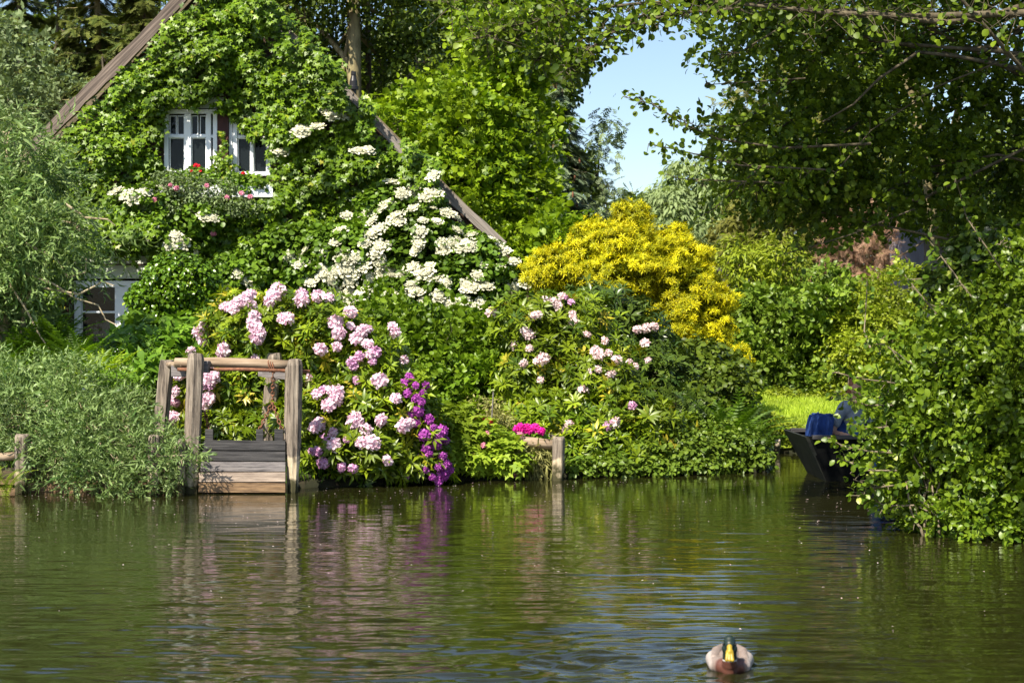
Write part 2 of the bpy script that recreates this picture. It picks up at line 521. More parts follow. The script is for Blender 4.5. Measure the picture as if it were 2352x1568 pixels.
def rosettes(acc, lobes, size, dens=60, front=.75, tms=None, zmin=None, lo=.80, tilt=.7, fill=.3):
    A = sum(area(r) for c, r in lobes)
    n = int(A * dens)
    for i, tm in enumerate(tms or ROS):
        p, nn = surf(lobes, n // len(tms or ROS), front, lo, 1.05, zmin=zmin)
        p = p + RS.normal(size=p.shape) * size * .3
        ax = unit(nn * tilt + A_([0, 0, .55]) + RS.normal(size=p.shape) * .3)
        acc.inst(tm, p, rnd(len(p)), ax, size * RS.uniform(.75, 1.2, len(p)))
    m = int(n * fill)
    p = vol(lobes, m)
    if zmin is not None: p = p[p[:, 2] > zmin]
    acc.inst((tms or ROS)[0], p, rnd(len(p)), rnd(len(p)) + A_([0, 0, .5]), size)


def wig(a, b, n=5, s=.08):
    t = np.linspace(0, 1, n)[:, None]
    L = np.linalg.norm(b - a)
    w_ = RS.normal(size=(n, 3)) * s * L; w_[0] = 0; w_[-1] = 0
    return a + (b - a) * t + w_


def limbs(acc, base, lobes, r0, top=None, clumps=None, nt=40, seg=6):
    """trunk from base, one limb into every lobe, twigs out to some clumps"""
    cs = [c for c, r in lobes]
    if top is None: top = np.mean(cs, 0)
    pts = wig(base, top, 6, .005)
    acc.tube(pts, np.linspace(r0, r0 * .45, 6), 9, .05)
    for c in cs:
        j = RS.randint(2, 6); s = pts[j]
        acc.tube(wig(s, c, 5, .06), np.linspace(r0 * .4, r0 * .12, 5), seg, .05)
    if clumps is not None and len(clumps):
        for q in clumps[RS.choice(len(clumps), min(nt, len(clumps)), replace=False)]:
            c = cs[int(np.argmin([np.linalg.norm(q - c) for c in cs]))]
            acc.tube(wig(c, q, 5, .07), np.linspace(max(.004, r0 * .12), max(.003, r0 * .03), 5), 5, .05, cap=False)


def hit(x, y, lobes):
    """front point of the lobes on the sight line through x, y, with its normal"""
    d = P(x, y, 1.0) - CAM; best = None
    for c, r in lobes:
        o = (CAM - c) / r; dd = d / r
        a = dd @ dd; b_ = 2 * o @ dd; cc = o @ o - 1; D = b_ * b_ - 4 * a * cc
        if D > 0:
            t = (-b_ - math.sqrt(D)) / (2 * a)
            if best is None or t < best[0]:
                p = CAM + d * t; best = (t, p, unit((p - c) / r / r))
    if best is None:
        c, r = min(lobes, key=lambda q: np.linalg.norm((P(x, y, q[0][1]) - q[0]) / q[1]))
        p = P(x, y, c[1] - r[1] * .3); return p, A_([0, -.8, .6])
    return best[1], best[2]

# ================================================================== SETTING: ground, water, lawn
def bank(X):
    xs = [-300, -9, -5.4, -2.8, -2.0, -0.9, 0.55, 1.6, 2.9]
    ys = [15.9, 16.2, 16.45, 16.55, 16.95, 17.6, 17.95, 18.3, 18.75]
    return np.interp(X, xs, ys)


def sdist(X, Y):
    """>0 on land (metres from the water's edge)"""
    left = np.minimum(Y - bank(X), 3.12 + .12 * np.sin(Y * 2) - X)
    far = Y - (21.85 + .1 * np.sin(X * 2.3))
    right = np.minimum(X - (4.75 + .25 * np.sin(Y)), 15.6 - Y)
    back = -Y - 14
    return np.maximum(np.maximum(left, far), np.maximum(right, back))


def height(X, Y):
    s = sdist(X, Y)
    h = np.where(s > 0, .03 + .35 * np.clip(s / 1.3, 0, 1) ** .8, -.75)
    h = np.where((s > -.12) & (s <= 0), .03 + (s / .12) * .75, h)
    h = h + .04 * np.sin(X * 1.7) * np.sin(Y * 1.3) * (s > .4)
    return h + np.where(Y > 23, (np.minimum(Y, 90) - 23) * .006, 0)


gx = np.concatenate([[-600, -200, -80, -40, -24], np.arange(-16, 16, .14), [18, 22, 28, 40, 80, 200, 600]])
gy = np.concatenate([[-600, -200, -60, -30, -14, -6, 0, 4], np.arange(8, 32, .14), [34, 38, 44, 60, 100, 200, 500, 1500]])
GX, GY = np.meshgrid(gx, gy)
V = np.stack([GX, GY, height(GX, GY)], -1).reshape(-1, 3)


def gridtri(nr, nc):
    i = np.arange(nr - 1)[:, None] * nc + np.arange(nc - 1)[None]
    i = i.ravel()
    return np.vstack([np.stack([i, i + 1, i + nc + 1], 1), np.stack([i, i + nc + 1, i + nc], 1)])


a = Acc(); a.add(V, gridtri(len(gy), len(gx)))
tag(a.build('ground', 'soil', smooth=True), kind='structure')

# water: real ripples near the camera, flat beyond
DX, DY = 1.06, 7.62
wx = np.concatenate([[-400, -60, -20, -12], np.arange(-8, 9, .045), [12, 20, 60, 400]])
st = [3.2]
while st[-1] < 24: st.append(st[-1] + .0115 + max(0, st[-1] - 6) * .0011)
wy = np.concatenate([[-13.5, 0, 2], st, [26, 40]])
WX, WY = np.meshgrid(wx, wy)
WZ = np.zeros_like(WX)
rw = np.random.RandomState(3)
amp_far = np.clip((17.5 - WY) / 11, .16, 1.0)
for i in range(60):
    lam = .065 * (14 ** (rw.rand() ** 1.35)); th = rw.normal() * .36 + pi / 2
    if lam < .20: th = rw.normal() * .15 + pi / 2
    k = 2 * pi / lam; sl_ = .0175 * (lam / .25) ** -.12
    ph = rw.rand() * 6.28
    env = .55 + .45 * np.sin(WX * rw.uniform(.2, .9) + WY * rw.uniform(.2, 1.0) + rw.rand() * 6)
    WZ += sl_ / k * np.sin(k * (cos(th) * WX + sin(th) * WY) + ph + .6 * np.sin(WX * 1.1 + i)) * env * amp_far
# rings and wake spreading from the duck
rx_, ry_ = WX - DX, WY - DY
rr = np.hypot(rx_, ry_ * 1.0)
lft = np.exp(-((rx_ + .75) / .62) ** 2) * np.exp(-((ry_ - .1) / .85) ** 2)
WZ = WZ * (1 + 2.2 * lft)
WZ += .0034 * lft * np.sin(2 * pi * (rr * 1.0 + .25 * ry_) / .20) + .0018 * lft * np.sin(2 * pi * (ry_ * .9 - rx_ * .25) / .105 + 1)
WZ += .0030 * np.exp(-rr / .35) * np.sin(2 * pi * rr / .09)
for s_ in (-1, 1):
    arm = np.exp(-((np.abs(rx_) - .42 * (ry_ + .1)) / .10) ** 2) * (ry_ > -.2) * np.exp(-ry_ / 2.0) * ((rx_ * s_) > 0)
    WZ += .0022 * arm * np.sin(2 * pi * (rx_ * s_ * .9 - ry_ * .3) / .14)
edge = (np.abs(WX) < 7.9) & (WY > 3.3) & (WY < 23.5)
WZ = WZ * edge
a = Acc(); a.add(np.stack([WX, WY, WZ], -1).reshape(-1, 3), gridtri(len(wy), len(wx)))
m, n, l, b = newmat('water')
b.inputs['Base Color'].default_value = (.015, .0155, .004, 1); b.inputs['Roughness'].default_value = .03
b.inputs['IOR'].default_value = 1.36; b.inputs['Specular IOR Level'].default_value = 1.0
tc = n.new('ShaderNodeTexCoord'); mp = n.new('ShaderNodeMapping'); mp.inputs['Scale'].default_value = (3.2, 26, 1)
no = n.new('ShaderNodeTexNoise'); no.inputs['Scale'].default_value = 1; no.inputs['Detail'].default_value = 3
bp = n.new('ShaderNodeBump'); bp.inputs['Strength'].default_value = .28; bp.inputs['Distance'].default_value = .004
l.new(tc.outputs['Object'], mp.inputs[0]); l.new(mp.outputs[0], no.inputs['Vector']); l.new(no.outputs[0], bp.inputs['Height'])
l.new(bp.outputs[0], b.inputs['Normal'])
tag(a.build('water', 'water', smooth=True), kind='structure')

# lawn beyond the channel
a = Acc()
X = RS.uniform(2.6, 9.5, 52000); Y = 22.0 + RS.rand(52000) ** 1.3 * 9
p = np.stack([X, Y, height(X, Y)], 1)
GB = (A_([[0, -.05, 0], [0, .05, 0], [.55, .035, .1], [1, 0, .35]]), A_([[0, 1, 2], [0, 2, 3]]))
a.inst(GB, p, A_([0, 0, 1.0]) + RS.normal(size=p.shape) * .25, rnd(len(p)) * A_([1, 1, .1]), RS.uniform(.05, .13, len(p)))
V = np.stack(np.meshgrid(np.linspace(2.5, 9.6, 40), np.linspace(21.95, 31, 50)), -1).reshape(-1, 2)
V = np.column_stack([V, height(V[:, 0], V[:, 1]) + .02])
a.add(V, gridtri(50, 40))
tag(a.build('lawn', 'grass'), kind='stuff')
# low grass and weeds over the garden soil
a = Acc()
X = RS.uniform(-9, 3.0, 26000); Y = RS.uniform(16.2, 27, 26000)
ok = sdist(X, Y) > .03; X = X[ok]; Y = Y[ok]
p = np.stack([X, Y, height(X, Y)], 1)
a.inst(GB, p, A_([0, 0, 1.0]) + RS.normal(size=p.shape) * .4, rnd(len(p)) * A_([1, 1, .1]), RS.uniform(.06, .2, len(p)))
tag(a.build('ground_cover', 'fern'), kind='stuff')
# grass on the right bank
a = Acc()
X = RS.uniform(4.7, 13, 30000); Y = RS.uniform(3, 15.6, 30000)
ok = sdist(X, Y) > .02; X = X[ok]; Y = Y[ok]
p = np.stack([X, Y, height(X, Y)], 1)
a.inst(GB, p, A_([0, 0, 1.0]) + RS.normal(size=p.shape) * .3, rnd(len(p)) * A_([1, 1, .1]), RS.uniform(.08, .26, len(p)))
tag(a.build('bank_grass', 'fern'), kind='stuff')
# petals and specks drifting on the water
a = Acc()
nn_ = 1100
X = RS.uniform(-6, 5.5, nn_); Y = 8 + 9.5 * RS.rand(nn_) ** .45
ok = sdist(X, Y) < -.15; X = X[ok]; Y = Y[ok]
p = np.stack([X, Y, np.full(len(X), .012)], 1)
a.inst(DIA, p, rnd(len(p)) * A_([1, 1, .02]), A_([0, 0, 1.0]) + 0 * p, RS.uniform(.006, .022, len(p)))
tag(a.build('floating_petals', 'paleflower'), kind='stuff')

# ================================================================== HOUSE
HY = 28.0
HP = lambda x, y, dy=0: P(x, y, HY) + A_([0, dy, 0])
house = thing('house', P(506, 925, HY), 'gabled timber house smothered in ivy, with white windows and brown verge boards', 'house')


def wx2(x): return (x - 1176) / F * HY
def wz2(y): return 1.62 + (HZ - y) / F * HY


apx = (506, -84)
openings = [(378, 500, 252, 400), (528, 622, 262, 404), (170, 330, 640, 905)]
xb = sorted({-60, 1215, *[o[0] for o in openings], *[o[1] for o in openings]})
yb = sorted({-100, 930, *[o[2] for o in openings], *[o[3] for o in openings]})
bm = bmesh.new()
for i in range(len(xb) - 1):
    for j in range(len(yb) - 1):
        cx = (xb[i] + xb[i + 1]) / 2; cy = (yb[j] + yb[j + 1]) / 2
        if any(o[0] < cx < o[1] and o[2] < cy < o[3] for o in openings): continue
        vs = [bm.verts.new((wx2(x), HY, wz2(y))) for x, y in ((xb[i], yb[j]), (xb[i + 1], yb[j]), (xb[i + 1], yb[j + 1]), (xb[i], yb[j + 1]))]
        bm.faces.new(vs)
bmesh.ops.remove_doubles(bm, verts=bm.verts, dist=1e-4)
for sx, (ex, ey) in ((-1, (-60, 507)), (1, (1215, 622))):
    p0 = A_([wx2(apx[0]), HY, wz2(apx[1])]); p1 = A_([wx2(ex), HY, wz2(ey)])
    d = unit(p1 - p0); nrm = A_([-d[2], 0, d[0]]) * (1 if sx < 0 else -1)
    if nrm[2] < 0: nrm = -nrm
    bmesh.ops.bisect_plane(bm, geom=list(bm.verts) + list(bm.edges) + list(bm.faces), plane_co=p0 - nrm * .06, plane_no=nrm, clear_outer=True)
r = bmesh.ops.extrude_face_region(bm, geom=list(bm.faces))
bmesh.ops.translate(bm, verts=[v for v in r['geom'] if isinstance(v, bmesh.types.BMVert)], vec=(0, .22, 0))
bmesh.ops.triangulate(bm, faces=bm.faces)
me = bpy.data.meshes.new('wall'); bm.to_mesh(me); bm.free(); me.materials.append(MAT['brickwall'])
o = bpy.data.objects.new('wall', me); col.objects.link(o); o.parent = house; o.location = -house.location
a = Acc()   # side and back walls, floor, inner lining
for x in (-40, 1195): a.box(((wx2(x)), HY + 4.7, 1.6 if x < 0 else 1.4), (.2, 8.9, 3.2 if x < 0 else 2.6))
a.box((wx2(580), HY + 9.2, 1.5), (wx2(1195) - wx2(-40), .2, 3))
a.build('side_wall', 'brickwall', house)
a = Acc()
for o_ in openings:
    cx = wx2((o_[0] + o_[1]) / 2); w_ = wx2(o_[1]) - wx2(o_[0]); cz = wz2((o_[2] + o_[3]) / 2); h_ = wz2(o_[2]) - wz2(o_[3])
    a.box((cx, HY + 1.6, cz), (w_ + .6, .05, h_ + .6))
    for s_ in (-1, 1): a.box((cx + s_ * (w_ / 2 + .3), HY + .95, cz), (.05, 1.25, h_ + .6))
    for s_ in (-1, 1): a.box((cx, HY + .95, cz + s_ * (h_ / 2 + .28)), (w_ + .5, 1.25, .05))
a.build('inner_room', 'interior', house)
# roof planes and verge boards
for sx, (ex, ey) in ((-1, (-60, 507)), (1, (1215, 622))):
    if sx > 0: ex, ey = 1158, 565
    p0 = HP(*apx); p1 = HP(ex, ey); L = np.linalg.norm(p1 - p0); d = (p1 - p0) / L
    nrm = A_([-d[2], 0, d[0]]);  nrm = nrm if nrm[2] > 0 else -nrm
    R = np.stack([d, A_([0, 1, 0]), nrm], 1)
    a = Acc(); a.box((p0 + p1) / 2 + A_([0, 4.75, 0]) - nrm * .03, (L, 9.6, .15), R)
    a.build('roof', 'thatch', house)
    a = Acc(); nseg = 26
    for f0 in (0,):
        t = np.linspace(0, 1, nseg + 1)
        sag = .035 * np.sin(t * 9 + sx) + (.05 * np.sin(t * pi) if sx > 0 else 0)
        c = p0 + (p1 - p0) * t[:, None] - nrm * (sag[:, None] + .02) + A_([0, -.36, 0])
        hw = (.11 if sx < 0 else .08) + .012 * RS.normal(size=nseg + 1)
        ring = [c - nrm * hw[:, None] + A_([0, .05, 0]), c - nrm * hw[:, None] - A_([0, .05, 0]), c + nrm * hw[:, None] - A_([0, .05, 0]), c + nrm * hw[:, None] + A_([0, .05, 0])]
        V = np.stack(ring, 1).reshape(-1, 3); T = []
        for i in range(nseg):
            for j in range(4):
                q = i * 4 + j; r_ = i * 4 + (j + 1) % 4
                T += [(q, r_, r_ + 4), (q, r_ + 4, q + 4)]
        T += [(0, 3, 2), (0, 2, 1), (nseg * 4, nseg * 4 + 1, nseg * 4 + 2), (nseg * 4, nseg * 4 + 2, nseg * 4 + 3)]
        a.add(V, T)
    bo = a.build('verge_board', 'beamleft' if sx < 0 else 'beamright', house)
    bo['label'] = 'long weathered brown verge board on the left gable edge' if sx < 0 else 'grey verge board on the right gable edge, half under ivy'


def window(x0, x1, y0, y1, Y, cells, mull, fr=9, name='window', rails=()):
    """casement: outer frame, meeting mullion, glazing bars and panes"""
    q = Y / F
    X0, X1 = (x0 - 1176) * q, (x1 - 1176) * q; Z1, Z0 = 1.62 + (HZ - y0) * q, 1.62 + (HZ - y1) * q
    f = fr * q
    a = Acc()
    for cx, wd in ((X0 + f / 2, f), (X1 - f / 2, f)): a.box((cx, Y, (Z0 + Z1) / 2), (wd, .09, Z1 - Z0))
    a.box(((X0 + X1) / 2, Y + .002, Z1 - f / 2), (X1 - X0 - 2 * f, .086, f)); a.box(((X0 + X1) / 2, Y + .002, Z0 + f / 2), (X1 - X0 - 2 * f, .086, f))
    fo = a.build(name, 'whitepaint', house, bevel=.006)
    a = Acc()
    for x, wd in mull: a.box(((x - 1176) * q, Y - .012, (Z0 + Z1) / 2), (wd * q, .075, Z1 - Z0 - 2 * f - .004))
    for y_, h_ in rails: a.box(((X0 + X1) / 2, Y - .008, 1.62 + (HZ - y_) * q), (X1 - X0 - 2 * f - .004, .06, h_ * q))
    a.build('mullion', 'whitepaint', fo, bevel=.004)
    a = Acc(); g = Acc()
    for (cx0, cx1, cy0, cy1) in cells:
        b0, b1 = (cx0 - 1176) * q, (cx1 - 1176) * q; d1, d0 = 1.62 + (HZ - cy0) * q, 1.62 + (HZ - cy1) * q
        t = .013
        for cx in (b0 + t / 2, b1 - t / 2): a.box((cx, Y + .012, (d0 + d1) / 2), (t, .05, d1 - d0))
        for cz in (d0 + t / 2, d1 - t / 2): a.box(((b0 + b1) / 2, Y + .014, cz), (b1 - b0 - 2 * t, .046, t))
        g.box(((b0 + b1) / 2, Y + .022, (d0 + d1) / 2), (b1 - b0 - .02, .006, d1 - d0 - .02))
    a.build('sash', 'whitepaint', fo, bevel=.004)
    g.build('pane', 'pane', fo)
    return fo


w1 = window(378, 500, 252, 402, HY - .05, [(390, 406, 266, 310), (408, 424, 266, 310), (390, 424, 317, 395), (440, 455.5, 266, 310), (459.5, 474, 266, 310), (440, 474, 317, 395)], [(432, 15), (480, 11)], fr=10, rails=[(313.5, 7)])
w1['label'] = 'left upper window with a broad white post on its right'
w2 = window(527, 622, 260, 404, HY - .0, [(547, 560, 272, 312), (563, 576, 272, 312), (547, 576, 318, 396), (584, 613, 272, 396)], [(541, 10), (580, 7)], fr=8, rails=[(315, 6)])
w2['label'] = 'right upper window in deep shade under hanging ivy'
a = Acc(); a.box(HP(514, 328) + A_([0, -.04, 0]), (25 * HY / F, .12, 165 * HY / F)); a.build('board', 'redbrown', house)
a = Acc(); a.box(HP(440, 238) + A_([0, -.03, 0]), (150 * HY / F, .08, 24 * HY / F)); a.build('lintel', 'creampaint', house)
# glazed door below left
dr = window(172, 352, 645, 905, HY + .02, [(188, 266, 657, 716), (188, 266, 718, 897), (300, 342, 657, 716), (300, 342, 718, 897)], [(283, 32)], fr=15, name='door', rails=[(717, 3)])
dr['label'] = 'pale blue-white glazed garden door with a lace half curtain'
a = Acc()
for cx in (227, 321):
    w_ = 76 if cx == 227 else 40
    x0 = cx - w_ / 2
    k = max(3, w_ // 10)
    for i in range(k):      # scalloped lace: hanging drops below a rail, solid cloth under them
        u = x0 + (i + .5) * w_ / k
        c = P(u, 728, HY + .2)
        a.ball(c, (.028, .006, .085), 8, 6)
        a.box(P(x0 + i * w_ / k + .3, 724, HY + .2), (.012, .008, .12))
    a.box(P(cx, 716.5, HY + .2), (w_ * HY / F, .008, .02))
    V = []; m_ = 60
    xs = np.linspace(x0, x0 + w_, m_)
    for yy in (738, 905):
        for i, u in enumerate(xs): V.append(P(u, yy, HY + .2) + A_([0, .018 * sin(i * .9), 0]))
    a.add(V, gridtri(2, m_))
a.build('lace_curtain', 'lace', dr)
a = Acc(); a.box(HP(262, 624) + A_([0, -.045, 0]), (205 * HY / F, .09, 32 * HY / F)); a.box(HP(262, 598) + A_([0, -.065, 0]), (205 * HY / F, .12, 17 * HY / F))
a.build('door_panel', 'creampaint', house, bevel=.004)
a = Acc(); a.box(HP(262, 608.5) + A_([0, -.1, 0]), (210 * HY / F, .05, .018)); a.tube([HP(165, 600) + A_([0, -.1, 0]), HP(165, 920) + A_([0, -.1, 0])], .035, 10)
a.build('drainpipe', 'redbrown', house)
# slatted shutter below right
a = Acc()
for k in range(6): a.box(HP(695, 636 + k * 9) + A_([0, -.04, 0]), (96 * HY / F, .04, 7.4 * HY / F), [[1, 0, 0], [0, cos(.3), -sin(.3)], [0, sin(.3), cos(.3)]])
for s_ in (-50, 50): a.box(HP(695 + s_, 658) + A_([0, -.05, 0]), (5 * HY / F, .07, .46))
a.build('shutter', 'creampaint', house, bevel=.003)
# white balcony panel with planter under the windows
a = Acc(); a.box(HP(500, 444) + A_([0, -.42, 0]), (270 * HY / F, .04, 27 * HY / F)); a.box(HP(500, 457) + A_([0, -.2, 0]), (268 * HY / F, .42, .03))
for s_ in (-1, 1): a.box(HP(500 + s_ * 133.6, 443) + A_([0, -.2, 0]), (.03, .40, .18))
a.build('planter_box', 'whitepaint', house, bevel=.004)
# black stove pipe through the roof
a = Acc(); q = P(812, 215, 29.5)
prof = [(0, 7), (18, 7), (18.5, 12), (26, 12), (27, 9.5), (38, 9), (50, 5.5), (52, 6), (60, 6)]
s_ = 29.5 / F
a.tube([q + A_([0, 0, -1.2])] + [q + A_([0, 0, (h - 10) * s_]) for h, r in prof], [7 * s_] + [r * s_ for h, r in prof], 18)
a.build('stove_pipe', 'blackmetal', house)

# ------------------------------------------------------------------ ivy over the gable
ivy = thing('climbing_ivy', P(500, 925, 27.7), 'glossy green ivy covering the whole gable of the house', 'ivy')


def rake(x):
    """1 where ivy has grown over the right verge board"""
    return ((x > 560) & (x < 672)) * 1. + ((x > 690) & (x < 792)) + ((x > 828) & (x < 858)) + ((x > 928) & (x < 1006))


def wallmask(x, y):
    """photo position lies on the ivy-clad gable"""
    top = np.maximum(-84 + 1.02 * np.abs(x - 506) + np.where(x < 506, 22 + 14 * np.sin(x * .06), 20 + 10 * np.sin(x * .06 + 1)), -90)
    top = np.where(rake(x) > .5, top - 66, top)
    m = (y > top) & (x > 40) & (x < 1150)
    e = 10 * np.sin(x * .09) + 7 * np.sin(x * .23)
    m &= ~((x > 374) & (x < 500) & (y > 246 + e * .7) & (y < 402))
    m &= ~((x > 500) & (x < 526) & (y > 262) & (y < 380))
    m &= ~((x >= 526) & (x < 618) & (y > 286 + (x - 526) * .5 + e) & (y < 408 + e * .4))
    m &= ~((x > 520) & (x < 635) & (y > 428) & (y < 460 + e * .3))
    m &= ~((x > 376) & (x < 520) & (y > 428) & (y < 452) & (np.sin(x * 1.3 + y) > -.2))
    m &= ~((x > 150) & (x < 345) & (y > 590 + e))
    m &= ~((x > 652) & (x < 740) & (y > 634 + e * .5))
    m &= y < 860
    return m


def wallnoise(x, y):
    return (np.sin(x * .021 + 1.3 * np.sin(y * .017)) * np.cos(y * .026 + 1.1 * np.sin(x * .013)) + .6 * np.sin(x * .055 + y * .03) * np.sin(y * .06 - x * .018)) * .5


def wallbulge(x, y):
    b_ = .40 + .46 * wallnoise(x, y) + .14 * np.sin(x * .13) * np.sin(y * .11)
    b_ = b_ + .10 * np.exp(-((x - 450) / 150) ** 2 - ((y - 215) / 40) ** 2)          # overhang above the windows
    b_ = b_ + .45 * np.exp(-((x - 640) / 50) ** 2 - ((y - 290) / 70) ** 2)
    b_ = b_ + .75 * np.exp(-((x - 280) / 140) ** 2 - ((y - 540) / 60) ** 2)
    b_ = b_ + .45 * (rake(x) > .5) * (y < -84 + 1.02 * (x - 506) + 60)
    nw = np.exp(-((x - 495) / 165) ** 4 - ((y - 330) / 110) ** 4)
    b_ = b_ * (1 - .72 * nw)
    return np.maximum(b_, .10)


def on_wall(x, y, extra=0):
    Yw = HY - wallbulge(x, y) - extra
    q = Yw / F
    return np.stack([(x - 1176) * q, Yw + 0 * x, 1.62 + (HZ - y) * q], -1)


a = Acc()
n_ = 17500
x = RS.uniform(30, 1160, n_); y = RS.uniform(-95, 860, n_)
ok = wallmask(x, y) & ((wallnoise(x * 1.7 + 90, y * 1.7) > -.24) | (RS.rand(n_) < .25)); x = x[ok]; y = y[ok]
c = on_wall(x, y)
per = 7
k = np.repeat(np.arange(len(c)), per)
d = unit(rnd(len(k)) * A_([1, .8, 1]) + A_([0, -.9, .35]))
pos = c[k] + d * RS.uniform(.02, .17, len(k))[:, None]
back = RS.rand(len(k)) < .3
pos[back, 1] += RS.uniform(.05, .35, back.sum())
# leave the openings clear for every clump
px = pos[:, 0] / pos[:, 1] * F + 1176; py = HZ - (pos[:, 2] - 1.62) / pos[:, 1] * F
ok = wallmask(px, py) | (RS.rand(len(px)) < .25) & ~((px > 380) & (px < 500) & (py > 262) & (py < 395)) & ~((px > 530) & (px < 612) & (py > 300) & (py < 395)) & ~((px > 165) & (px < 300) & (py > 610)) & ~((px > 530) & (px < 632) & (py > 432) & (py < 454))
pos = pos[ok]; d = d[ok]; kk = k[ok]
nor = unit(A_([0, -.55, .55]) + d * .5 + RS.normal(size=d.shape) * .42)
tan = unit(RS.normal(size=d.shape) * .6 + A_([0, -.1, -.9]))
lv = np.clip(.6 * RS.rand(len(pos)) + .4 * RS.rand(len(c))[kk], 0, 1)
a.inst(LOB, pos, tan, nor, RS.uniform(.085, .145, len(pos)), lv)
a.build('foliage', 'ivy', ivy)
a = Acc()
for i in range(60):
    x0 = RS.uniform(380, 1000); pts = [on_wall(A_(x0 + 8 * j * RS.normal()), A_(880 - j * 55.0), -.1) for j in range(8)]
    a.tube(pts, np.linspace(.03, .01, 8), 5, .1, cap=False)
a.build('stem', 'bark', ivy)
# a tongue of ivy climbing between the two windows
tng = thing('ivy_shoot', P(515, 402, HY - .2), 'pointed shoot of ivy climbing between the two upper windows', 'ivy')
a = Acc()
y = RS.uniform(300, 425, 560); x = 512 + (RS.rand(560) - .5) * np.clip((y - 318) * .9, 8, 110) * (1 + .3 * np.sin(y * .35)) + 5 * np.sin(y * .12)
q = (HY - .2) / F
pos = np.stack([(x - 1176) * q, HY - .2 - RS.rand(560) * .3 * np.clip((y - 300) / 110, .1, 1), 1.62 + (HZ - y) * q], 1)
ok = (y > 355) | (RS.rand(560) < .35); pos = pos[ok]
a.inst(LOB, pos, A_([0, -.2, -1.0]) + RS.normal(size=pos.shape) * .6, A_([0, -.8, .5]) + RS.normal(size=pos.shape) * .4, RS.uniform(.06, .10, len(pos)))
a.build('foliage', 'ivy', tng)

# ------------------------------------------------------------------ flower heads (built once per kind, then copied)
def petal(L, w_, cup=.2):
    return (A_([[0, -w_ * .2, 0], [0, w_ * .2, 0], [L * .6, w_, cup * L * .3], [L * .6, -w_, cup * L * .3], [L, w_ * .4, cup * L * .1], [L, -w_ * .4, cup * L * .1]]),
            A_([[0, 1, 2], [0, 2, 3], [3, 2, 4], [3, 4, 5]]))


def truss_mesh(name, mat, r=.078, nf=15, seed=0, half=True):
    rs = np.random.RandomState(seed); a = Acc(); jr = rs.rand(nf)
    a.ball((0, 0, r * .1), [r * .32] * 3, 6, 4, lv=.1)
    for i in range(nf):
        zz = 1 - (i + .5) / nf * (1.25 if half else 1.8); aa = i * 2.4
        rr_ = math.sqrt(max(0, 1 - zz * zz)); ax = A_([rr_ * cos(aa), rr_ * sin(aa), zz]); ax = unit(ax + rs.normal(size=3) * .15)
        u = unit(np.cross(ax, A_([.3, .2, .9]))); v = np.cross(ax, u)
        for j in range(5):
            b_ = j * 2 * pi / 5 + rs.rand() * .5
            t = unit((u * cos(b_) + v * sin(b_)) * .9 + ax * .45)
            a.inst(petal(r * .66 * (.8 + .5 * rs.rand()), r * .25), A_([ax * r * (.5 + .3 * jr[i])]), A_([t]), A_([ax - t * .3 + rs.normal(size=3) * .15]), 1.0, A_([rs.rand()]))
    me = a.mesh(name); me.materials.append(MAT[mat]); return me


def corymb_mesh(name, mat, r=.13, seed=0):
    rs = np.random.RandomState(seed); a = Acc()
    a.ball((0, 0, .012), (r * .75, r * .75, .018), 10, 4, lv=.0)
    fl = merge([(place(petal(1, .5), A_([0, 0, 0]), A_([cos(t), sin(t), .1]), A_([0, 0, 1.0]), 1)) for t in (0, pi / 2, pi, 1.5 * pi)])
    n1 = 75; rad = r * .8 * np.sqrt(rs.rand(n1)); th = rs.rand(n1) * 6.28
    p = np.stack([rad * np.cos(th), rad * np.sin(th), .045 - .9 * rad ** 2 / r * .5 + rs.normal(size=n1) * .008], 1)
    a.inst(fl, p, rs.normal(size=p.shape) * A_([1, 1, .2]), A_([0, 0, 1.0]) + rs.normal(size=p.shape) * .5, .013, rs.rand(n1))
    n2 = 17; th = np.linspace(0, 6.28, n2) + rs.rand(n2) * .4; rad = r * rs.uniform(.8, 1.12, n2)
    p = np.stack([rad * np.cos(th), rad * np.sin(th), .01 - .02 * rs.rand(n2)], 1)
    a.inst(fl, p, rs.normal(size=p.shape) * A_([1, 1, .2]), A_([0, 0, 1.0]) + rs.normal(size=p.shape) * .35, .027, rs.rand(n2))
    if mat is None: return a
    me = a.mesh(name); me.materials.append(MAT[mat]); return me


def heads(parent, pts, meshes, name='flower_cluster', scale=(.85, 1.2), up=.5, push=.03):
    for i, (p, nn) in enumerate(pts[:100]):
        o = bpy.data.objects.new(name, meshes[i % len(meshes)]); col.objects.link(o)
        o.parent = parent; o.location = mathutils.Vector(p + nn * push) - parent.location
        ax = mathutils.Vector(nn * (1 - up) + A_([0, 0, up]) + RS.normal(size=3) * .12)
        o.rotation_euler = (ax.to_track_quat('Z', 'Y') @ mathutils.Quaternion((0, 0, 1), RS.rand() * 6.28)).to_euler()
        s_ = RS.uniform(*scale); o.scale = (s_ * RS.uniform(.85, 1.15), s_ * RS.uniform(.85, 1.15), s_ * RS.uniform(.75, 1.1))


PINK = [truss_mesh('flower_cluster', 'pinkflower', seed=i) for i in range(3)]
PALE = [truss_mesh('flower_cluster', 'paleflower', .07, 12, seed=i) for i in range(3)]
MAUVE = [truss_mesh('flower_cluster', 'mauveflower', seed=i) for i in range(2)]
PURP = [truss_mesh('flower_cluster', 'purpleflower', .085, 20, seed=i) for i in range(3)]
CREAM = [corymb_mesh('flower_cluster', 'creamflower', .135, i) for i in range(3)]
SRED = [truss_mesh('flower_cluster', 'redflower', .05, 14, seed=1)]
SMAG = [truss_mesh('flower_cluster', 'magenta', .05, 16, seed=1)]


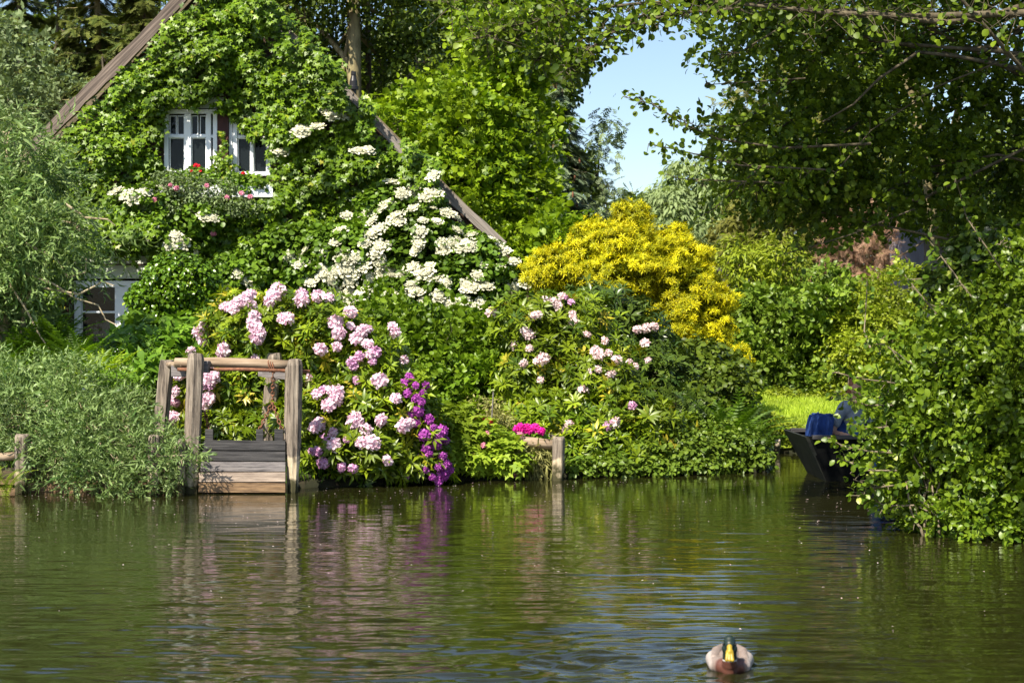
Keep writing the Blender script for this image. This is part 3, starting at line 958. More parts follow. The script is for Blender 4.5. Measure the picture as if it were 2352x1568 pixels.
def scatter(pts, lobes, k=2, s=11):
    """each flower head seen in the photo with a neighbour or two close by"""
    out = []
    for i, (x, y) in enumerate(pts):
        out.append(hit(x, y, lobes))
        for j in range(k - 1): out.append(hit(x + RS.normal() * s, y + RS.normal() * s, lobes))
    return out


ROSE = [truss_mesh('bloom', 'roseflower', .045, 16, seed=1)]

# ------------------------------------------------------------------ white climbing hydrangea
hyd = thing('climbing_hydrangea', P(980, 930, 26.6), 'climbing hydrangea with flat cream-white flower heads spilling from the right of the gable', 'hydrangea')
hl = [lobe(950, 575, 27, 120, 98, .7), lobe(820, 610, 27, 120, 95, .7), lobe(1040, 655, 26.8, 130, 78, .8), lobe(895, 485, 27.3, 70, 55, .45),
      lobe(1060, 588, 27, 85, 42, .55), lobe(760, 640, 27, 100, 55, .6), lobe(1140, 642, 26.8, 62, 30, .4), lobe(1000, 690, 26.6, 200, 60, .7), lobe(680, 570, 27.3, 75, 45, .5), lobe(560, 640, 27.0, 65, 55, .5), lobe(960, 800, 26.6, 240, 90, .7)]
a = Acc(); cc = cloud(a, hl, ROUND, .095, cr=.16, per=9, cover=3.6, la=.5, fill=.25, zmin=.4)
a.build('foliage', 'hydrangea', hyd)
a = Acc(); limbs(a, P(960, 930, 26.8), hl, .06, P(960, 700, 26.9), cc, 80); a.build('stem', 'bark', hyd)
Z = [(150, 30), (160, 10), (640, 190), (730, 175), (1050, 410), (920, 470), (1280, 405), (1150, 495), (1000, 550), (1110, 530), (1160, 560), (1290, 550), (1220, 590), (1000, 555), (640, 610), (650, 650), (895, 620), (1105, 630), (1110, 690), (660, 700), (740, 710), (770, 720), (865, 705), (545, 740), (690, 780), (720, 760), (985, 740), (1010, 790), (960, 780), (1420, 730), (1440, 760), (790, 790), (850, 840), (1160, 860), (510, 870), (740, 900), (470, 960), (690, 970), (860, 970), (1155, 940), (1410, 950), (1340, 965), (1600, 920), (1580, 990), (1500, 1045), (1770, 965), (1840, 1020), (1880, 1050), (1820, 1080), (1970, 1130), (1900, 1150), (60, 1030), (45, 1110), (230, 1030), (385, 1025), (180, 1150), (520, 1070), (560, 1090), (630, 1070), (770, 1040), (680, 1130), (830, 1100), (800, 1120), (550, 1150), (470, 1170), (880, 1160), (930, 1190), (360, 1200), (440, 1240), (260, 1260), (580, 1240), (730, 1230), (1000, 1225), (1130, 1180), (1240, 1210), (430, 1330), (570, 1340), (1640, 1230), (1290, 1290), (1400, 1280), (1570, 1300), (1720, 1340), (1960, 1290), (2080, 1315), (1600, 1350), (620, 1430), (720, 1390), (900, 1380), (1130, 1370), (1330, 1400), (1060, 1460), (1430, 1450), (1540, 1480), (1270, 1490), (1180, 1520), (1610, 1470), (1330, 1520)]
hp = []
for zx, zy in Z:
    x = (850 + zx / 2.851) * .7656; y = (400 + zy / 2.851) * .7656
    p, nn = hit(x, y, hl)
    if wallmask(A_(x), A_(y)) and p[1] > 27.15: p = on_wall(A_(float(x)), A_(float(y)), .12); nn = A_([0, -.8, .6])
    hp.append((p, nn))
heads(hyd, hp, CREAM, up=.32, push=.12, scale=(.75, 1.12))
ca = corymb_mesh('x', None, .135, 7); tmc = (np.vstack(ca.V), np.vstack(ca.T), np.concatenate(ca.L) - .5)
xs = RS.uniform(740, 1210, 84); ys = RS.uniform(440, 715, 84); a = Acc(); q_ = []
for x, y in zip(xs, ys):
    if y > 400 + .62 * (x - 930) and y > 700 - 1.15 * (x - 740) and y < 720 - .1 * abs(x - 1000): q_.append(hit(x, y, hl))
pp = A_([p + nn * .10 for p, nn in q_]); nn_q = A_([nn * .6 + A_([0, 0, .4]) for p, nn in q_])
a.inst(tmc, pp, rnd(len(pp)), nn_q, RS.uniform(.5, .85, len(pp)))
o = a.build('small_flower_clusters', 'creamflower', hyd); o['kind'] = 'stuff'
hy2 = thing('climbing_hydrangea', P(400, 700, 27.2), 'smaller climbing hydrangea scattered through the ivy below the upper windows', 'hydrangea')
h2l = [lobe(400, 540, 27.1, 70, 60, .35), lobe(330, 470, 27.2, 80, 40, .3), lobe(540, 640, 26.9, 60, 50, .4), lobe(470, 500, 27.2, 60, 30, .3), lobe(450, 740, 26.2, 45, 30, .4)]
a = Acc(); cloud(a, h2l, ROUND, .085, cr=.14, per=8, cover=1.6, la=.5, fill=.1)
a.build('foliage', 'hydrangea', hy2)
q2 = [(272, 445), (290, 452), (305, 455), (335, 445), (372, 438), (405, 540), (418, 555), (395, 560), (352, 535), (470, 498), (488, 500), (445, 578), (560, 640), (575, 648), (545, 628), (530, 660), (450, 742), (430, 745), (520, 685), (748, 258), (765, 268), (785, 262), (770, 275), (795, 275), (730, 296), (695, 310), (685, 318), (700, 302), (643, 352), (650, 357), (822, 352), (845, 355)]
hp = []
for x, y in q2:
    p, nn = hit(x, y, h2l)
    if not any(abs(x - (c[0] / c[1] * F + 1176)) < r[0] / c[1] * F and abs(y - (HZ - (c[2] - 1.62) / c[1] * F)) < r[2] / c[1] * F for c, r in h2l):
        p = on_wall(A_(float(x)), A_(float(y)), .14); nn = A_([0, -.8, .6])
    hp.append((p, nn))
heads(hy2, hp, CREAM, up=.4, push=.06, scale=(.7, 1.05))

# ------------------------------------------------------------------ roses and geraniums at the windows
ros = thing('rose_bush', P(440, 700, 27.1), 'rambling rose with round pink blooms below the white planter', 'rose')
rl = [lobe(410, 425, 27.25, 75, 28, .22), lobe(470, 440, 27.25, 70, 22, .2), lobe(390, 470, 27.2, 80, 35, .22), lobe(500, 475, 27.2, 90, 22, .2)]
a = Acc(); cloud(a, rl, DIA, .055, cr=.12, per=9, cover=1.5, fill=.1); a.build('foliage', 'paleshrub', ros)
a = Acc(); a.tube(wig(P(440, 900, 27.3), P(420, 440, 27.3), 7, .02), np.linspace(.02, .008, 7), 6); a.build('stem', 'greenstem', ros)
heads(ros, [hit(x, y, rl) for x, y in ((408, 430), (477, 432), (519, 447), (557, 453), (577, 461), (492, 546), (360, 462), (395, 425))], ROSE, 'bloom', up=.2, push=.1)
for (x, y, lab, fx) in ((452, 392, 'red geranium in front of the left upper window', [(450, 384, 0), (456, 386, 0), (440, 397, 1), (460, 398, 0)]), (560, 410, 'shaded red geranium in front of the right upper window', [(559, 402, 0)])):
    g = thing('geranium', P(x, y + 30, HY - .28), lab, 'geranium', 'geraniums in the window planter')
    gl = [lobe(x, y + 18, HY - .28, 52, 22, .15), lobe(x - 35, y + 22, HY - .28, 30, 14, .12), lobe(x + 40, y + 22, HY - .28, 32, 14, .12)]
    a = Acc(); cloud(a, gl, ROUND, .06, cr=.08, per=8, cover=3, la=.5); a.build('foliage', 'garden', g)
    heads(g, [(P(u, v, HY - .42), A_([0, -.4, .9])) for u, v, _ in fx], SRED, scale=(.55, .85))

# ================================================================== TREES AND SHRUBS

def spray(acc, tw_, pts, Y, n, size, spread, tm=ROUND, r0=.012):
    q = A_([P(x, y, Y + RS.normal() * .12) for x, y in pts]); m = len(q)
    tw_.tube(q, np.linspace(r0, .004, m), 6, .06, cap=False)
    L_ = np.linspace(0, m - 1, n) + RS.normal(size=n) * .1; L_ = np.clip(L_, 0, m - 1)
    c = np.stack([np.interp(L_, range(m), q[:, j]) for j in range(3)], 1)
    d = rnd(n); pos = c + d * (RS.rand(n) * spread)[:, None]
    for j in RS.choice(n, min(n, n // 3), replace=False): tw_.tube([c[j], pos[j]], [.004, .002], 4, cap=False)
    acc.inst(tm, pos, unit(d + A_([-.3, 0, -.5]) + RS.normal(size=d.shape) * .4), RS.normal(size=d.shape) * .6 + A_([0, -.3, .6]), size * RS.uniform(.7, 1.15, n))


def plant(name, label, cat, lobes, kind, base=None, trunk=.06, bark='bark', group=None, tw=40, top=None, sprays=None, wood=None, lsz=.062, **kw):
    """kind = (leaf shape, size, material)"""
    x0, y0 = lobes[0][0][0], lobes[0][0][1]
    if base is None: base = A_([np.mean([c[0] for c, r in lobes]), np.mean([c[1] for c, r in lobes]), 0.0])
    base = A_(base, float); base[2] = float(height(base[0], base[1])) - .1
    t = thing(name, base, label, cat, group)
    a = Acc(); cc = cloud(a, lobes, kind[0], kind[1], **kw); tr = Acc()
    for pts, Y, n_, sp, r0 in sprays or []: spray(a, tr, pts, Y, n_, lsz, sp, OVAL if kind[0] is SH_BUSH else ROUND, r0=r0)
    a.build('crown', kind[2], t)
    if trunk:
        a = tr; limbs(a, base, lobes, trunk, top, cc, tw)
        for pts, rr_ in wood or []: a.tube(pts, rr_, 7, .06)
        a.build('trunk', bark, t, smooth=True)
    return t, cc


# --- broad bright tree behind the house (tulip-tree-like big leaves)
L = [lobe(1180, 90, 34, 105, 125, 1.2), lobe(905, 300, 33, 90, 75, .9), lobe(1050, 300, 33, 130, 110, 1.2), lobe(1180, 330, 33.5, 80, 110, .9), lobe(1130, 210, 34, 90, 90, 1.0),
     lobe(1090, 430, 32.5, 100, 80, 1.0), lobe(1180, 460, 33, 90, 90, .9), lobe(1160, 60, 34.5, 90, 90, .9), lobe(1240, 540, 32, 90, 60, .8), lobe(1130, 560, 32.5, 90, 70, .8), lobe(1230, -80, 34.5, 110, 100, 1.2), lobe(950, 400, 32.5, 90, 60, .7), lobe(1290, 590, 31.5, 60, 50, .6), lobe(1100, 680, 32, 170, 80, .9)]
plant('leafy_tree', 'big bright yellow-green tree with large lobed leaves behind the right roof edge', 'tree', L, (SH_LOB, .42, 'maple'), base=P(1120, 900, 34), trunk=.22, cr=.30, per=5, gap=-.08, cover=3.2, la=.40, fill=.2, tw=60)
# --- trunks and darker crowns behind the ridge
L = [lobe(800, -60, 40, 140, 90, 1.8), lobe(900, 40, 41, 100, 70, 1.2), lobe(700, 40, 40.5, 60, 60, .9), lobe(960, 150, 41, 70, 60, 1.0), lobe(760, 140, 42, 60, 45, .8), lobe(880, 160, 42, 60, 60, .8), lobe(640, -60, 41, 90, 70, 1.2)]
t, cc = plant('tall_tree', 'tall tree with a pale brown trunk rising behind the roof beside the stove pipe', 'tree', L, (OVAL, .12, 'darkleaf'), base=P(815, 900, 40), trunk=.26, top=P(812, -200, 40), bark='barklight', cr=.45, per=11, cover=1.0, la=.5, fill=.1, tw=30)
for i, (x0, x1, r_, Yt, lab) in enumerate(((700, 712, .10, 41, 'slim dark trunk tree nearest the ridge, left of the pale trunk'), (838, 850, .13, 42, 'dark straight trunk tree just right of the pale trunk'), (770, 745, .08, 43, 'thin leaning tree just left of the pale trunk'))):
    L = [lobe(x1, -150, Yt, 110, 90, 1.3), lobe(x1 + 60, -60, Yt, 70, 50, .8), lobe(x1 - 50, 90, Yt + 1, 50, 36, .8)]
    plant('tall_tree', lab, 'tree', L, (OVAL, .12, 'darkleaf'), base=P(x0, 900, Yt), trunk=r_, top=P(x1, -200, Yt), cr=.4, per=10, cover=1.2, la=.5, tw=16, group='tall trees behind the roof')
# --- dark wood behind the house
L = [lobe(x, y, 50, 130, 100, 2) for x, y in ((60, 330), (200, 260), (320, 200), (400, 100), (100, 150),(620, 150), (760, 260), (900, 330), (1000, 220), (1020, 70), (960, 160), (1080, -40), (900, -120), (1120, 300), (1240, 420), (1060, 480), (1200, 180), (560, 60), (1200, 30))]
plant('dark_tree', 'dense dark tree filling the gaps behind the bright green tree', 'tree', L, (OVAL, .17, 'darkleaf'), base=P(950, 900, 50), trunk=.3, cr=.6, per=11, cover=1.9, la=.5, tw=20)


# --- spruces
def spruce(label, x, ytop, Y, H, w0, mat, zb=0, dens=1.0, lean=0, tr=.16, group='spruces', cones=False, zlow=.1, bark='bark'):
    top = P(x, ytop, Y); base = A_([top[0] - lean, Y, float(height(top[0], Y)) - .1])
    Ht = top[2] - base[2]
    t = thing('spruce_tree', base, label, 'spruce', group)
    b_ = Acc(); a = Acc()
    b_.tube(wig(base, top, 10, .004), np.linspace(tr, .02, 10), 9, .05)
    nb = int(Ht * 13 * dens); pos = []; tan = []; nor = []; sz = []
    for i in range(nb):
        h = zlow + (1 - zlow) * (i / nb); p0 = base + (top - base) * h; az = RS.rand() * 6.28
        Lb = w0 * (1 - h) ** .8 * RS.uniform(.7, 1.15) + .15
        d = A_([cos(az), sin(az), 0]); nseg = 6; pts = []
        for s in range(nseg + 1):
            u = s / nseg; pts.append(p0 + d * Lb * u + A_([0, 0, -.42 * Lb * u + .22 * Lb * u * u + RS.normal() * .02]))
        b_.tube(pts, np.linspace(.03, .006, nseg + 1), 4, cap=False)
        k = int(12 + 34 * Lb)
        u = RS.rand(k) ** .7; q = np.stack([np.interp(u, np.linspace(0, 1, nseg + 1), [p_[j] for p_ in pts]) for j in range(3)], 1)
        s_ = RS.choice([-1, 1], k)[:, None]; side = A_([-d[1], d[0], 0])
        pos.append(q); tan.append(unit(side * s_ * .7 + d * .5 + A_([0, 0, -.75]) + RS.normal(size=(k, 3)) * .25)); nor.append(unit(A_([0, 0, 1.0]) + d * .6 + RS.normal(size=(k, 3)) * .3)); sz.append(RS.uniform(.22, .5, k))
    a.inst(SPR, np.vstack(pos), np.vstack(tan), np.vstack(nor), np.concatenate(sz))
    a.build('crown', mat, t); b_.build('trunk', bark, t)
    if cones:
        c_ = Acc(); q = np.vstack(pos)
        q = q[(q[:, 2] > top[2] - 5.5) & (q[:, 1] < Y)]; q = q[RS.choice(len(q), min(70, len(q)), replace=False)]
        for p_ in q: c_.ball(p_ - A_([0, .1, .08]), (.03, .03, .085), 6, 4)
        co = c_.build('cones', 'rust', t); co['kind'] = 'stuff'


spruce('dark spruce at the far left corner behind the roof edge', 40, -260, 42, 0, 2.2, 'spruce')
spruce('spruce with a mossy leaning trunk behind the left roof slope', 215, -330, 38, 0, 1.8, 'spruce', lean=-.25, tr=.21, zlow=.45, dens=.7, bark='barklight')
spruce('broad spruce touching the left roof slope', 330, -120, 36, 0, 2.3, 'spruce')
spruce('spruce close behind the upper roof slope', 455, -260, 40, 0, 2.0, 'spruce')
spruce('thin spruce seen in the gap at the top left', 130, -200, 47, 0, 1.5, 'spruce', dens=.7)
spruce('low spruce between roof slope and grey-green shrub', 235, 130, 35, 0, 1.9, 'spruce')
spruce('tall weeping spruce with brown cones left of the open sky', 1252, 120, 44, 0, 1.8, 'spruce2', cones=True, tr=.2, dens=1.2)
spruce('lower spruce with drooping twigs at the edge of the open sky', 1292, 205, 42, 0, 1.35, 'spruce2', cones=True, dens=1.3)
spruce('dark spruce lowest in the row beside the open sky', 1322, 340, 46, 0, 1.6, 'spruce', dens=1.2)

# --- shrubs left behind the roof edge
L = [lobe(40, 170, 31, 90, 60, .9), lobe(90, 260, 30.5, 80, 50, .8), lobe(-20, 300, 30.5, 100, 70, .9), lobe(150, 215, 31, 60, 35, .6), lobe(60, 400, 30.3, 60, 110, .8), lobe(20, 80, 31.5, 60, 50, .6), lobe(-40, 560, 30, 120, 140, .8)]
plant('grey_green_shrub', 'tall grey-green shrub beyond the lower end of the left roof edge', 'shrub', L, (SH_DIA, .42, 'paleshrub'), trunk=.06, cr=.24, per=4, cover=1.7, fill=.15)

# --- corkscrew willow, left
L = [lobe(20, 470, 19.5, 110, 90, .8), lobe(90, 555, 19.3, 75, 75, .6), lobe(40, 370, 19.6, 70, 60, .5), lobe(135, 560, 19.2, 45, 40, .4), lobe(0, 640, 19.4, 85, 70, .6), lobe(90, 460, 19.4, 60, 55, .5), lobe(-60, 560, 19.6, 120, 160, .8), lobe(20, 310, 19.7, 45, 45, .35), lobe(20, 720, 19.8, 75, 50, .5), lobe(175, 515, 19.2, 38, 34, .32)]
wl, cc = plant('corkscrew_willow', 'tall corkscrew willow with twisted pale leaves at the left edge of the photo', 'willow', L, (SH_WIL, .46, 'greywillow'), base=P(-40, 930, 19.6), trunk=.10, bark='twigpale', cr=.22, per=3, cover=2.1, la=.19, fill=.2, droop=1.0, tw=90, jit=.4)
a = Acc()
for pts in ([(30, 600), (60, 640), (120, 655), (170, 690), (225, 705), (245, 735), (265, 752)], [(60, 560), (130, 600), (160, 640), (190, 625), (200, 590)], [(100, 660), (180, 680), (215, 665), (228, 650), (262, 655)], [(20, 650), (60, 720), (90, 770), (110, 800)], [(150, 470), (200, 500), (250, 505), (262, 515)]):
    c_ = [P(x, y, 18.9) + RS.normal(size=3) * .02 for x, y in pts]
    a.tube(c_, np.linspace(.016, .006, len(c_)), 6, .08)
a.build('bare_branch', 'twigpale', wl)
# --- willow shrub, lower left over the bank
L = [lobe(60, 960, 17.0, 110, 75, .55), lobe(180, 900, 17.3, 70, 60, .5), lobe(225, 1000, 16.7, 105, 72, .45), lobe(305, 1020, 16.4, 65, 55, .3), lobe(150, 1040, 16.5, 90, 60, .4), lobe(390, 1055, 16.1, 42, 42, .24), lobe(300, 1075, 16.2, 95, 45, .35), lobe(10, 880, 17.3, 60, 40, .4), lobe(130, 860, 17.4, 45, 35, .3), lobe(295, 950, 17.3, 50, 38, .35), lobe(425, 1045, 15.98, 24, 22, .12), lobe(250, 1100, 16.15, 60, 25, .2)]
ws, cc = plant('willow_shrub', 'sprawling curly-leaved willow shrub hanging over the bank left of the water gate', 'willow', L, (SH_WILU, .30, 'greywillow'), base=P(230, 1110, 16.9), trunk=.04, bark='twigpale', cr=.14, per=3, cover=1.5, la=.17, fill=.2, droop=-.2, tw=120, zmin=.04, jit=.4)
# --- leafy stems and bright plants among it
L = [lobe(20, 930, 17.8, 70, 60, .4), lobe(190, 960, 17.5, 60, 40, .4), lobe(280, 900, 17.8, 60, 40, .3)]
plant('green_shrub', 'fresh green narrow-leaved shrub mixed into the back of the willow shrub', 'shrub', L, (LAN, .12, 'garden'), trunk=.02, cr=.14, per=10, cover=2.6, la=.14)


def fern(label, x, y, Y, R, nf, mat='fern', group='ferns'):
    c = P(x, y, Y); c[2] = max(float(height(c[0], c[1])), c[2] - R * .5)
    t = thing('fern', c, label, 'fern', group)
    a = Acc(); az = RS.rand(nf) * 6.28; el = RS.uniform(.5, 1.25, nf)
    tan = np.stack([np.cos(az) * np.cos(el), np.sin(az) * np.cos(el), np.sin(el)], 1)
    nor = np.stack([-np.cos(az) * np.sin(el), -np.sin(az) * np.sin(el), np.cos(el)], 1)
    a.inst(FERN, np.repeat(c[None], nf, 0) + RS.normal(size=(nf, 3)) * .05, tan, nor, R * RS.uniform(.7, 1.15, nf))
    a.build('fronds', mat, t)


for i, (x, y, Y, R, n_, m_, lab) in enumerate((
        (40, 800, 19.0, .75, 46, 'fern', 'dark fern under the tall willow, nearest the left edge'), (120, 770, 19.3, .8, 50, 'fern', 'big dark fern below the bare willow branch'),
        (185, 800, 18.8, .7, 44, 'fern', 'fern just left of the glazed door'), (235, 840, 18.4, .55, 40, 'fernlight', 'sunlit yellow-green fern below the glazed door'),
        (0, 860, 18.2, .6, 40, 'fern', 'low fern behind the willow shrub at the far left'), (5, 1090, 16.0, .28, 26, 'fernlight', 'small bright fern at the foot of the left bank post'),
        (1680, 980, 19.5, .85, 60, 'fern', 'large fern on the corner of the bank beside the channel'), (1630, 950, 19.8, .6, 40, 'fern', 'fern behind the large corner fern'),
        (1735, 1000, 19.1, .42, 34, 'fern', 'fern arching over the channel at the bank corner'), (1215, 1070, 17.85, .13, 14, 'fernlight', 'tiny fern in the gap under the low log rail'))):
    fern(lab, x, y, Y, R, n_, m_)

# --- holly standard and garden plants before the door
L = [lobe(408, 675, 23, 84, 72, .55), lobe(440, 650, 23, 65, 60, .45), lobe(360, 700, 22.9, 62, 55, .42), lobe(455, 720, 22.9, 55, 45, .4), lobe(400, 625, 23, 50, 35, .35)]
plant('holly_standard', 'round-headed holly on a single stem in front of the glazed door', 'tree', L, (OVAL, .058, 'holly'), base=P(412, 900, 23), trunk=.035, top=P(410, 700, 23), cr=.13, per=12, cover=3.0, la=.5, fill=.2, tw=30, out=.9)
hl2 = thing('leafy_perennials', P(350, 900, 20), 'clump of light green broad-leaved garden plants in front of the glazed door', 'plants')
a = Acc(); L = [lobe(340, 800, 20.2, 90, 40, .5), lobe(400, 810, 20, 70, 50, .5), lobe(300, 830, 19.8, 60, 40, .4), lobe(350, 850, 19.2, 110, 35, .5)]
rosettes(a, L, .17, dens=42, tms=[T_rosette(8, .24, 3, .15), T_rosette(10, .16, 4, .2)], zmin=.3)
a.build('foliage', 'garden', hl2)
a = Acc()
for i in range(40):
    q = P(RS.uniform(250, 470), RS.uniform(790, 850), 20); a.tube(wig(A_([q[0], q[1], .3]), q, 4, .04), [.008, .007, .006, .005], 5)
a.build('stem', 'greenstem', hl2)
hos = thing('hosta', P(360, 880, 22), 'blue-green hosta with broad leaves at the foot of the holly', 'plant')
a = Acc(); L = [lobe(350, 765, 22, 55, 26, .35), lobe(400, 770, 22, 45, 26, .35), lobe(440, 780, 21.8, 40, 30, .3)]
cloud(a, L, ROUND, .17, cr=.2, per=7, cover=3.4, la=.55); cloud(a, [lobe(370, 840, 22, 80, 60, .3)], ROUND, .15, cr=.2, per=7, cover=2, la=.55)
a.build('foliage', 'garden', hos)

# ------------------------------------------------------------------ rhododendrons
def gz(l): return [((450 + zx / 2.851) * .7656, (1000 + zy / 2.851) * .7656) for zx, zy in l]


def rhodo(label, cat, lobes, base, size, dens, mat, zmin=.05, **kw):
    base = A_(base, float); base[2] = float(height(base[0], base[1])) - .05
    t = thing('rhododendron', base, label, cat, 'rhododendrons on the bank')
    a = Acc(); rosettes(a, lobes, size, dens, zmin=zmin, **kw); a.build('foliage', mat, t)
    a = Acc()
    cs, _ = surf(lobes, 90, .6, .7, .95, zmin=zmin)
    limbs(a, base, lobes, .05, None, cs, 70); a.build('stem', 'twig', t, smooth=True)
    return t


RA = [lobe(640, 760, 18.2, 150, 85, .75), lobe(560, 740, 18.4, 95, 65, .6), lobe(760, 790, 18, 110, 95, .65), lobe(850, 850, 17.8, 90, 90, .6), lobe(600, 880, 18.1, 210, 90, .6), lobe(780, 960, 17.6, 150, 100, .6),
      lobe(880, 960, 17.5, 100, 100, .55), lobe(480, 900, 18.3, 80, 80, .5), lobe(820, 1040, 17.2, 130, 60, .42), lobe(560, 980, 17.9, 150, 60, .45), lobe(930, 1030, 17.4, 70, 60, .4)]
ra = rhodo('large rhododendron with pale pink flower balls behind the water gate', 'rhododendron', RA, P(700, 1090, 18.2), .125, 85, 'rhodo', zmin=.10)
Zp = [(935, 20), (655, 180), (925, 180), (360, 190), (1360, 390), (530, 360), (490, 430), (240, 540), (280, 360), (500, 580), (210, 755), (1430, 790), (1560, 610), (1740, 740), (1870, 810), (1590, 970), (1810, 960), (1890, 960), (2015, 1070), (1980, 740), (1590, 110), (1970, 450), (2090, 580), (2140, 780), (2190, 760), (2130, 240), (1850, 20), (1810, 40), (2100, 30), (1470, 130), (330, 350), (1390, 370), (1540, 630), (560, 390), (1600, 590)]
up_ = [(630, 690), (570, 700), (525, 715), (585, 745), (660, 738), (688, 692), (733, 690), (795, 725), (835, 775), (775, 770), (800, 755), (596, 770), (480, 745), (555, 708), (620, 705), (590, 735), (640, 680), (755, 700), (845, 800), (475, 770), (600, 765), (580, 692), (545, 722), (850, 820), (820, 765)]
heads(ra, scatter(up_ + gz(Zp), RA, 1) + scatter([(up_ + gz(Zp))[k] for k in RS.choice(len(up_ + Zp), 26, replace=False)], RA, 2, 14)[1::2], PINK, up=.25, push=.07, scale=(.65, 1.12))
Zm = [(1490, 510), (1450, 1000), (1510, 920), (1690, 930), (1500, 1090), (1650, 1120), (1740, 1130), (2190, 1190), (1890, 200), (1900, 250), (1760, 290), (1780, 390), (1750, 260), (1410, 1010), (1460, 1020), (520, 430), (245, 560), (1800, 210), (1920, 180)]
heads(ra, scatter(gz(Zm), RA, 1), MAUVE, up=.2, push=.05, scale=(.45, .85))
RB = [lobe(965, 920, 17.4, 32, 62, .3), lobe(985, 1000, 17.35, 36, 55, .28), lobe(998, 1060, 17.3, 30, 45, .25)]
rb = rhodo('slender rhododendron with deep purple flower balls at the right of the pink one', 'rhododendron', RB, P(980, 1100, 17.75), .12, 70, 'rhodo', zmin=.08)
heads(rb, [hit(x, y, RB) for x, y in ((948, 875), (958, 890), (968, 905), (962, 940), (975, 955), (985, 970), (992, 985), (1000, 1000), (998, 1015), (985, 1035), (975, 1050), (990, 1045), (1010, 1050), (1015, 1065), (1012, 1085), (995, 1088), (972, 1075), (940, 868), (965, 920), (1000, 1030), (935, 885), (945, 905), (958, 915), (972, 890), (950, 950), (965, 975), (978, 1000), (1008, 990), (1012, 1010), (980, 1025), (965, 1045), (1020, 1075), (1005, 1095), (985, 1075), (1003, 1070))], PURP, up=.15, push=.05, scale=(.42, .76))
RC = [lobe(1220, 740, 20.2, 85, 65, .6), lobe(1300, 760, 20.4, 110, 85, .7), lobe(1250, 860, 19.9, 110, 90, .6), lobe(1380, 880, 19.7, 110, 90, .6), lobe(1300, 960, 19.3, 140, 70, .55), lobe(1420, 960, 19.2, 110, 80, .55), lobe(1400, 1040, 18.7, 120, 60, .4), lobe(1190, 900, 19.9, 60, 80, .5), lobe(1500, 1010, 18.9, 80, 70, .4)]
rc = rhodo('rhododendron with sparse faded pale pink flowers between log post and yellow yew', 'rhododendron', RC, P(1330, 1080, 19.4), .13, 70, 'rhodo', zmin=.10)
Zc = [(250, 760), (200, 740), (280, 780), (330, 720), (140, 840), (400, 840), (410, 890), (90, 960), (0, 1030), (100, 1090), (60, 1190), (150, 1175), (190, 1160), (175, 1300), (500, 970), (620, 1010), (570, 1110), (590, 1135), (660, 1125), (720, 1170), (800, 1185), (840, 1215), (590, 1235), (530, 1250), (480, 1395), (930, 1050), (950, 1170), (680, 1265), (70, 940), (230, 750)]
pc = [((1550 + zx / 2.412) * .7656, (600 + zy / 2.412) * .7656) for zx, zy in Zc] + [(1307, 972), (1300, 985), (1268, 1000), (1130, 722), (1415, 970)]
heads(rc, [hit(x, y, RC) for x, y in pc], PALE, up=.25, push=.04, scale=(.6, 1.05))
heads(rc, [hit(x, y, RC) for x, y in ((1300, 690), (1312, 700), (1450, 935), (1407, 970), (1398, 975))], MAUVE, up=.25, push=.04, scale=(.5, .8))
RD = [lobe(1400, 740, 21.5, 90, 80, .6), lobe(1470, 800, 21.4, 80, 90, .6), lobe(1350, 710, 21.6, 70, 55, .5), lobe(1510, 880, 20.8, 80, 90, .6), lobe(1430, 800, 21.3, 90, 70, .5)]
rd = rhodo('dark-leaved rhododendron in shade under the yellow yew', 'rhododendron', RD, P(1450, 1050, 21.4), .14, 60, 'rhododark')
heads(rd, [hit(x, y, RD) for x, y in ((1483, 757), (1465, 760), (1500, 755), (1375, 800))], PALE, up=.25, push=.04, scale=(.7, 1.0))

# --- weigela, cranesbill, small flowers
L = [lobe(1050, 780, 21, 105, 70, .7), lobe(960, 760, 21, 80, 60, .55), lobe(1120, 820, 20.6, 70, 75, .5), lobe(1000, 850, 20.3, 85, 65, .5), lobe(1080, 880, 20, 90, 45, .4), lobe(890, 720, 21.4, 70, 40, .5), lobe(930, 830, 20.4, 70, 70, .5)]
plant('deciduous_shrub', 'mid-green rounded shrub without flowers between the two rhododendrons', 'shrub', L, (SH_OV, .26, 'weigela'), base=P(1040, 1050, 20.4), trunk=.04, cr=.12, per=4, cover=2.6, la=.42, fill=.25, tw=60)
cr_ = thing('cranesbill', P(1080, 1100, 18), 'low mound of light green lobed cranesbill leaves spilling to the water', 'plant')
CL = [lobe(1060, 1000, 18.2, 80, 60, .4), lobe(1010, 1000, 18, 45, 60, .3), lobe(1110, 1040, 18, 85, 50, .35), lobe(1050, 1070, 17.85, 60, 40, .25), lobe(1170, 1050, 17.9, 38, 42, .22)]
a = Acc(); cloud(a, CL, LOB, .12, cr=.12, per=8, cover=4.2, la=.42, fill=.3, zmin=.03, up=.9); a.build('foliage', 'cranesbill', cr_)
heads(cr_, [hit(x, y, CL) for x, y in ((1195, 1000), (1145, 1065), (1090, 1045), (1120, 1000), (1170, 1085), (1185, 1095), (1180, 1085), (1030, 1020), (1110, 1025))], [truss_mesh('flower_cluster', 'roseflower', .032, 8, seed=4)], up=.3, scale=(.7, 1.1))
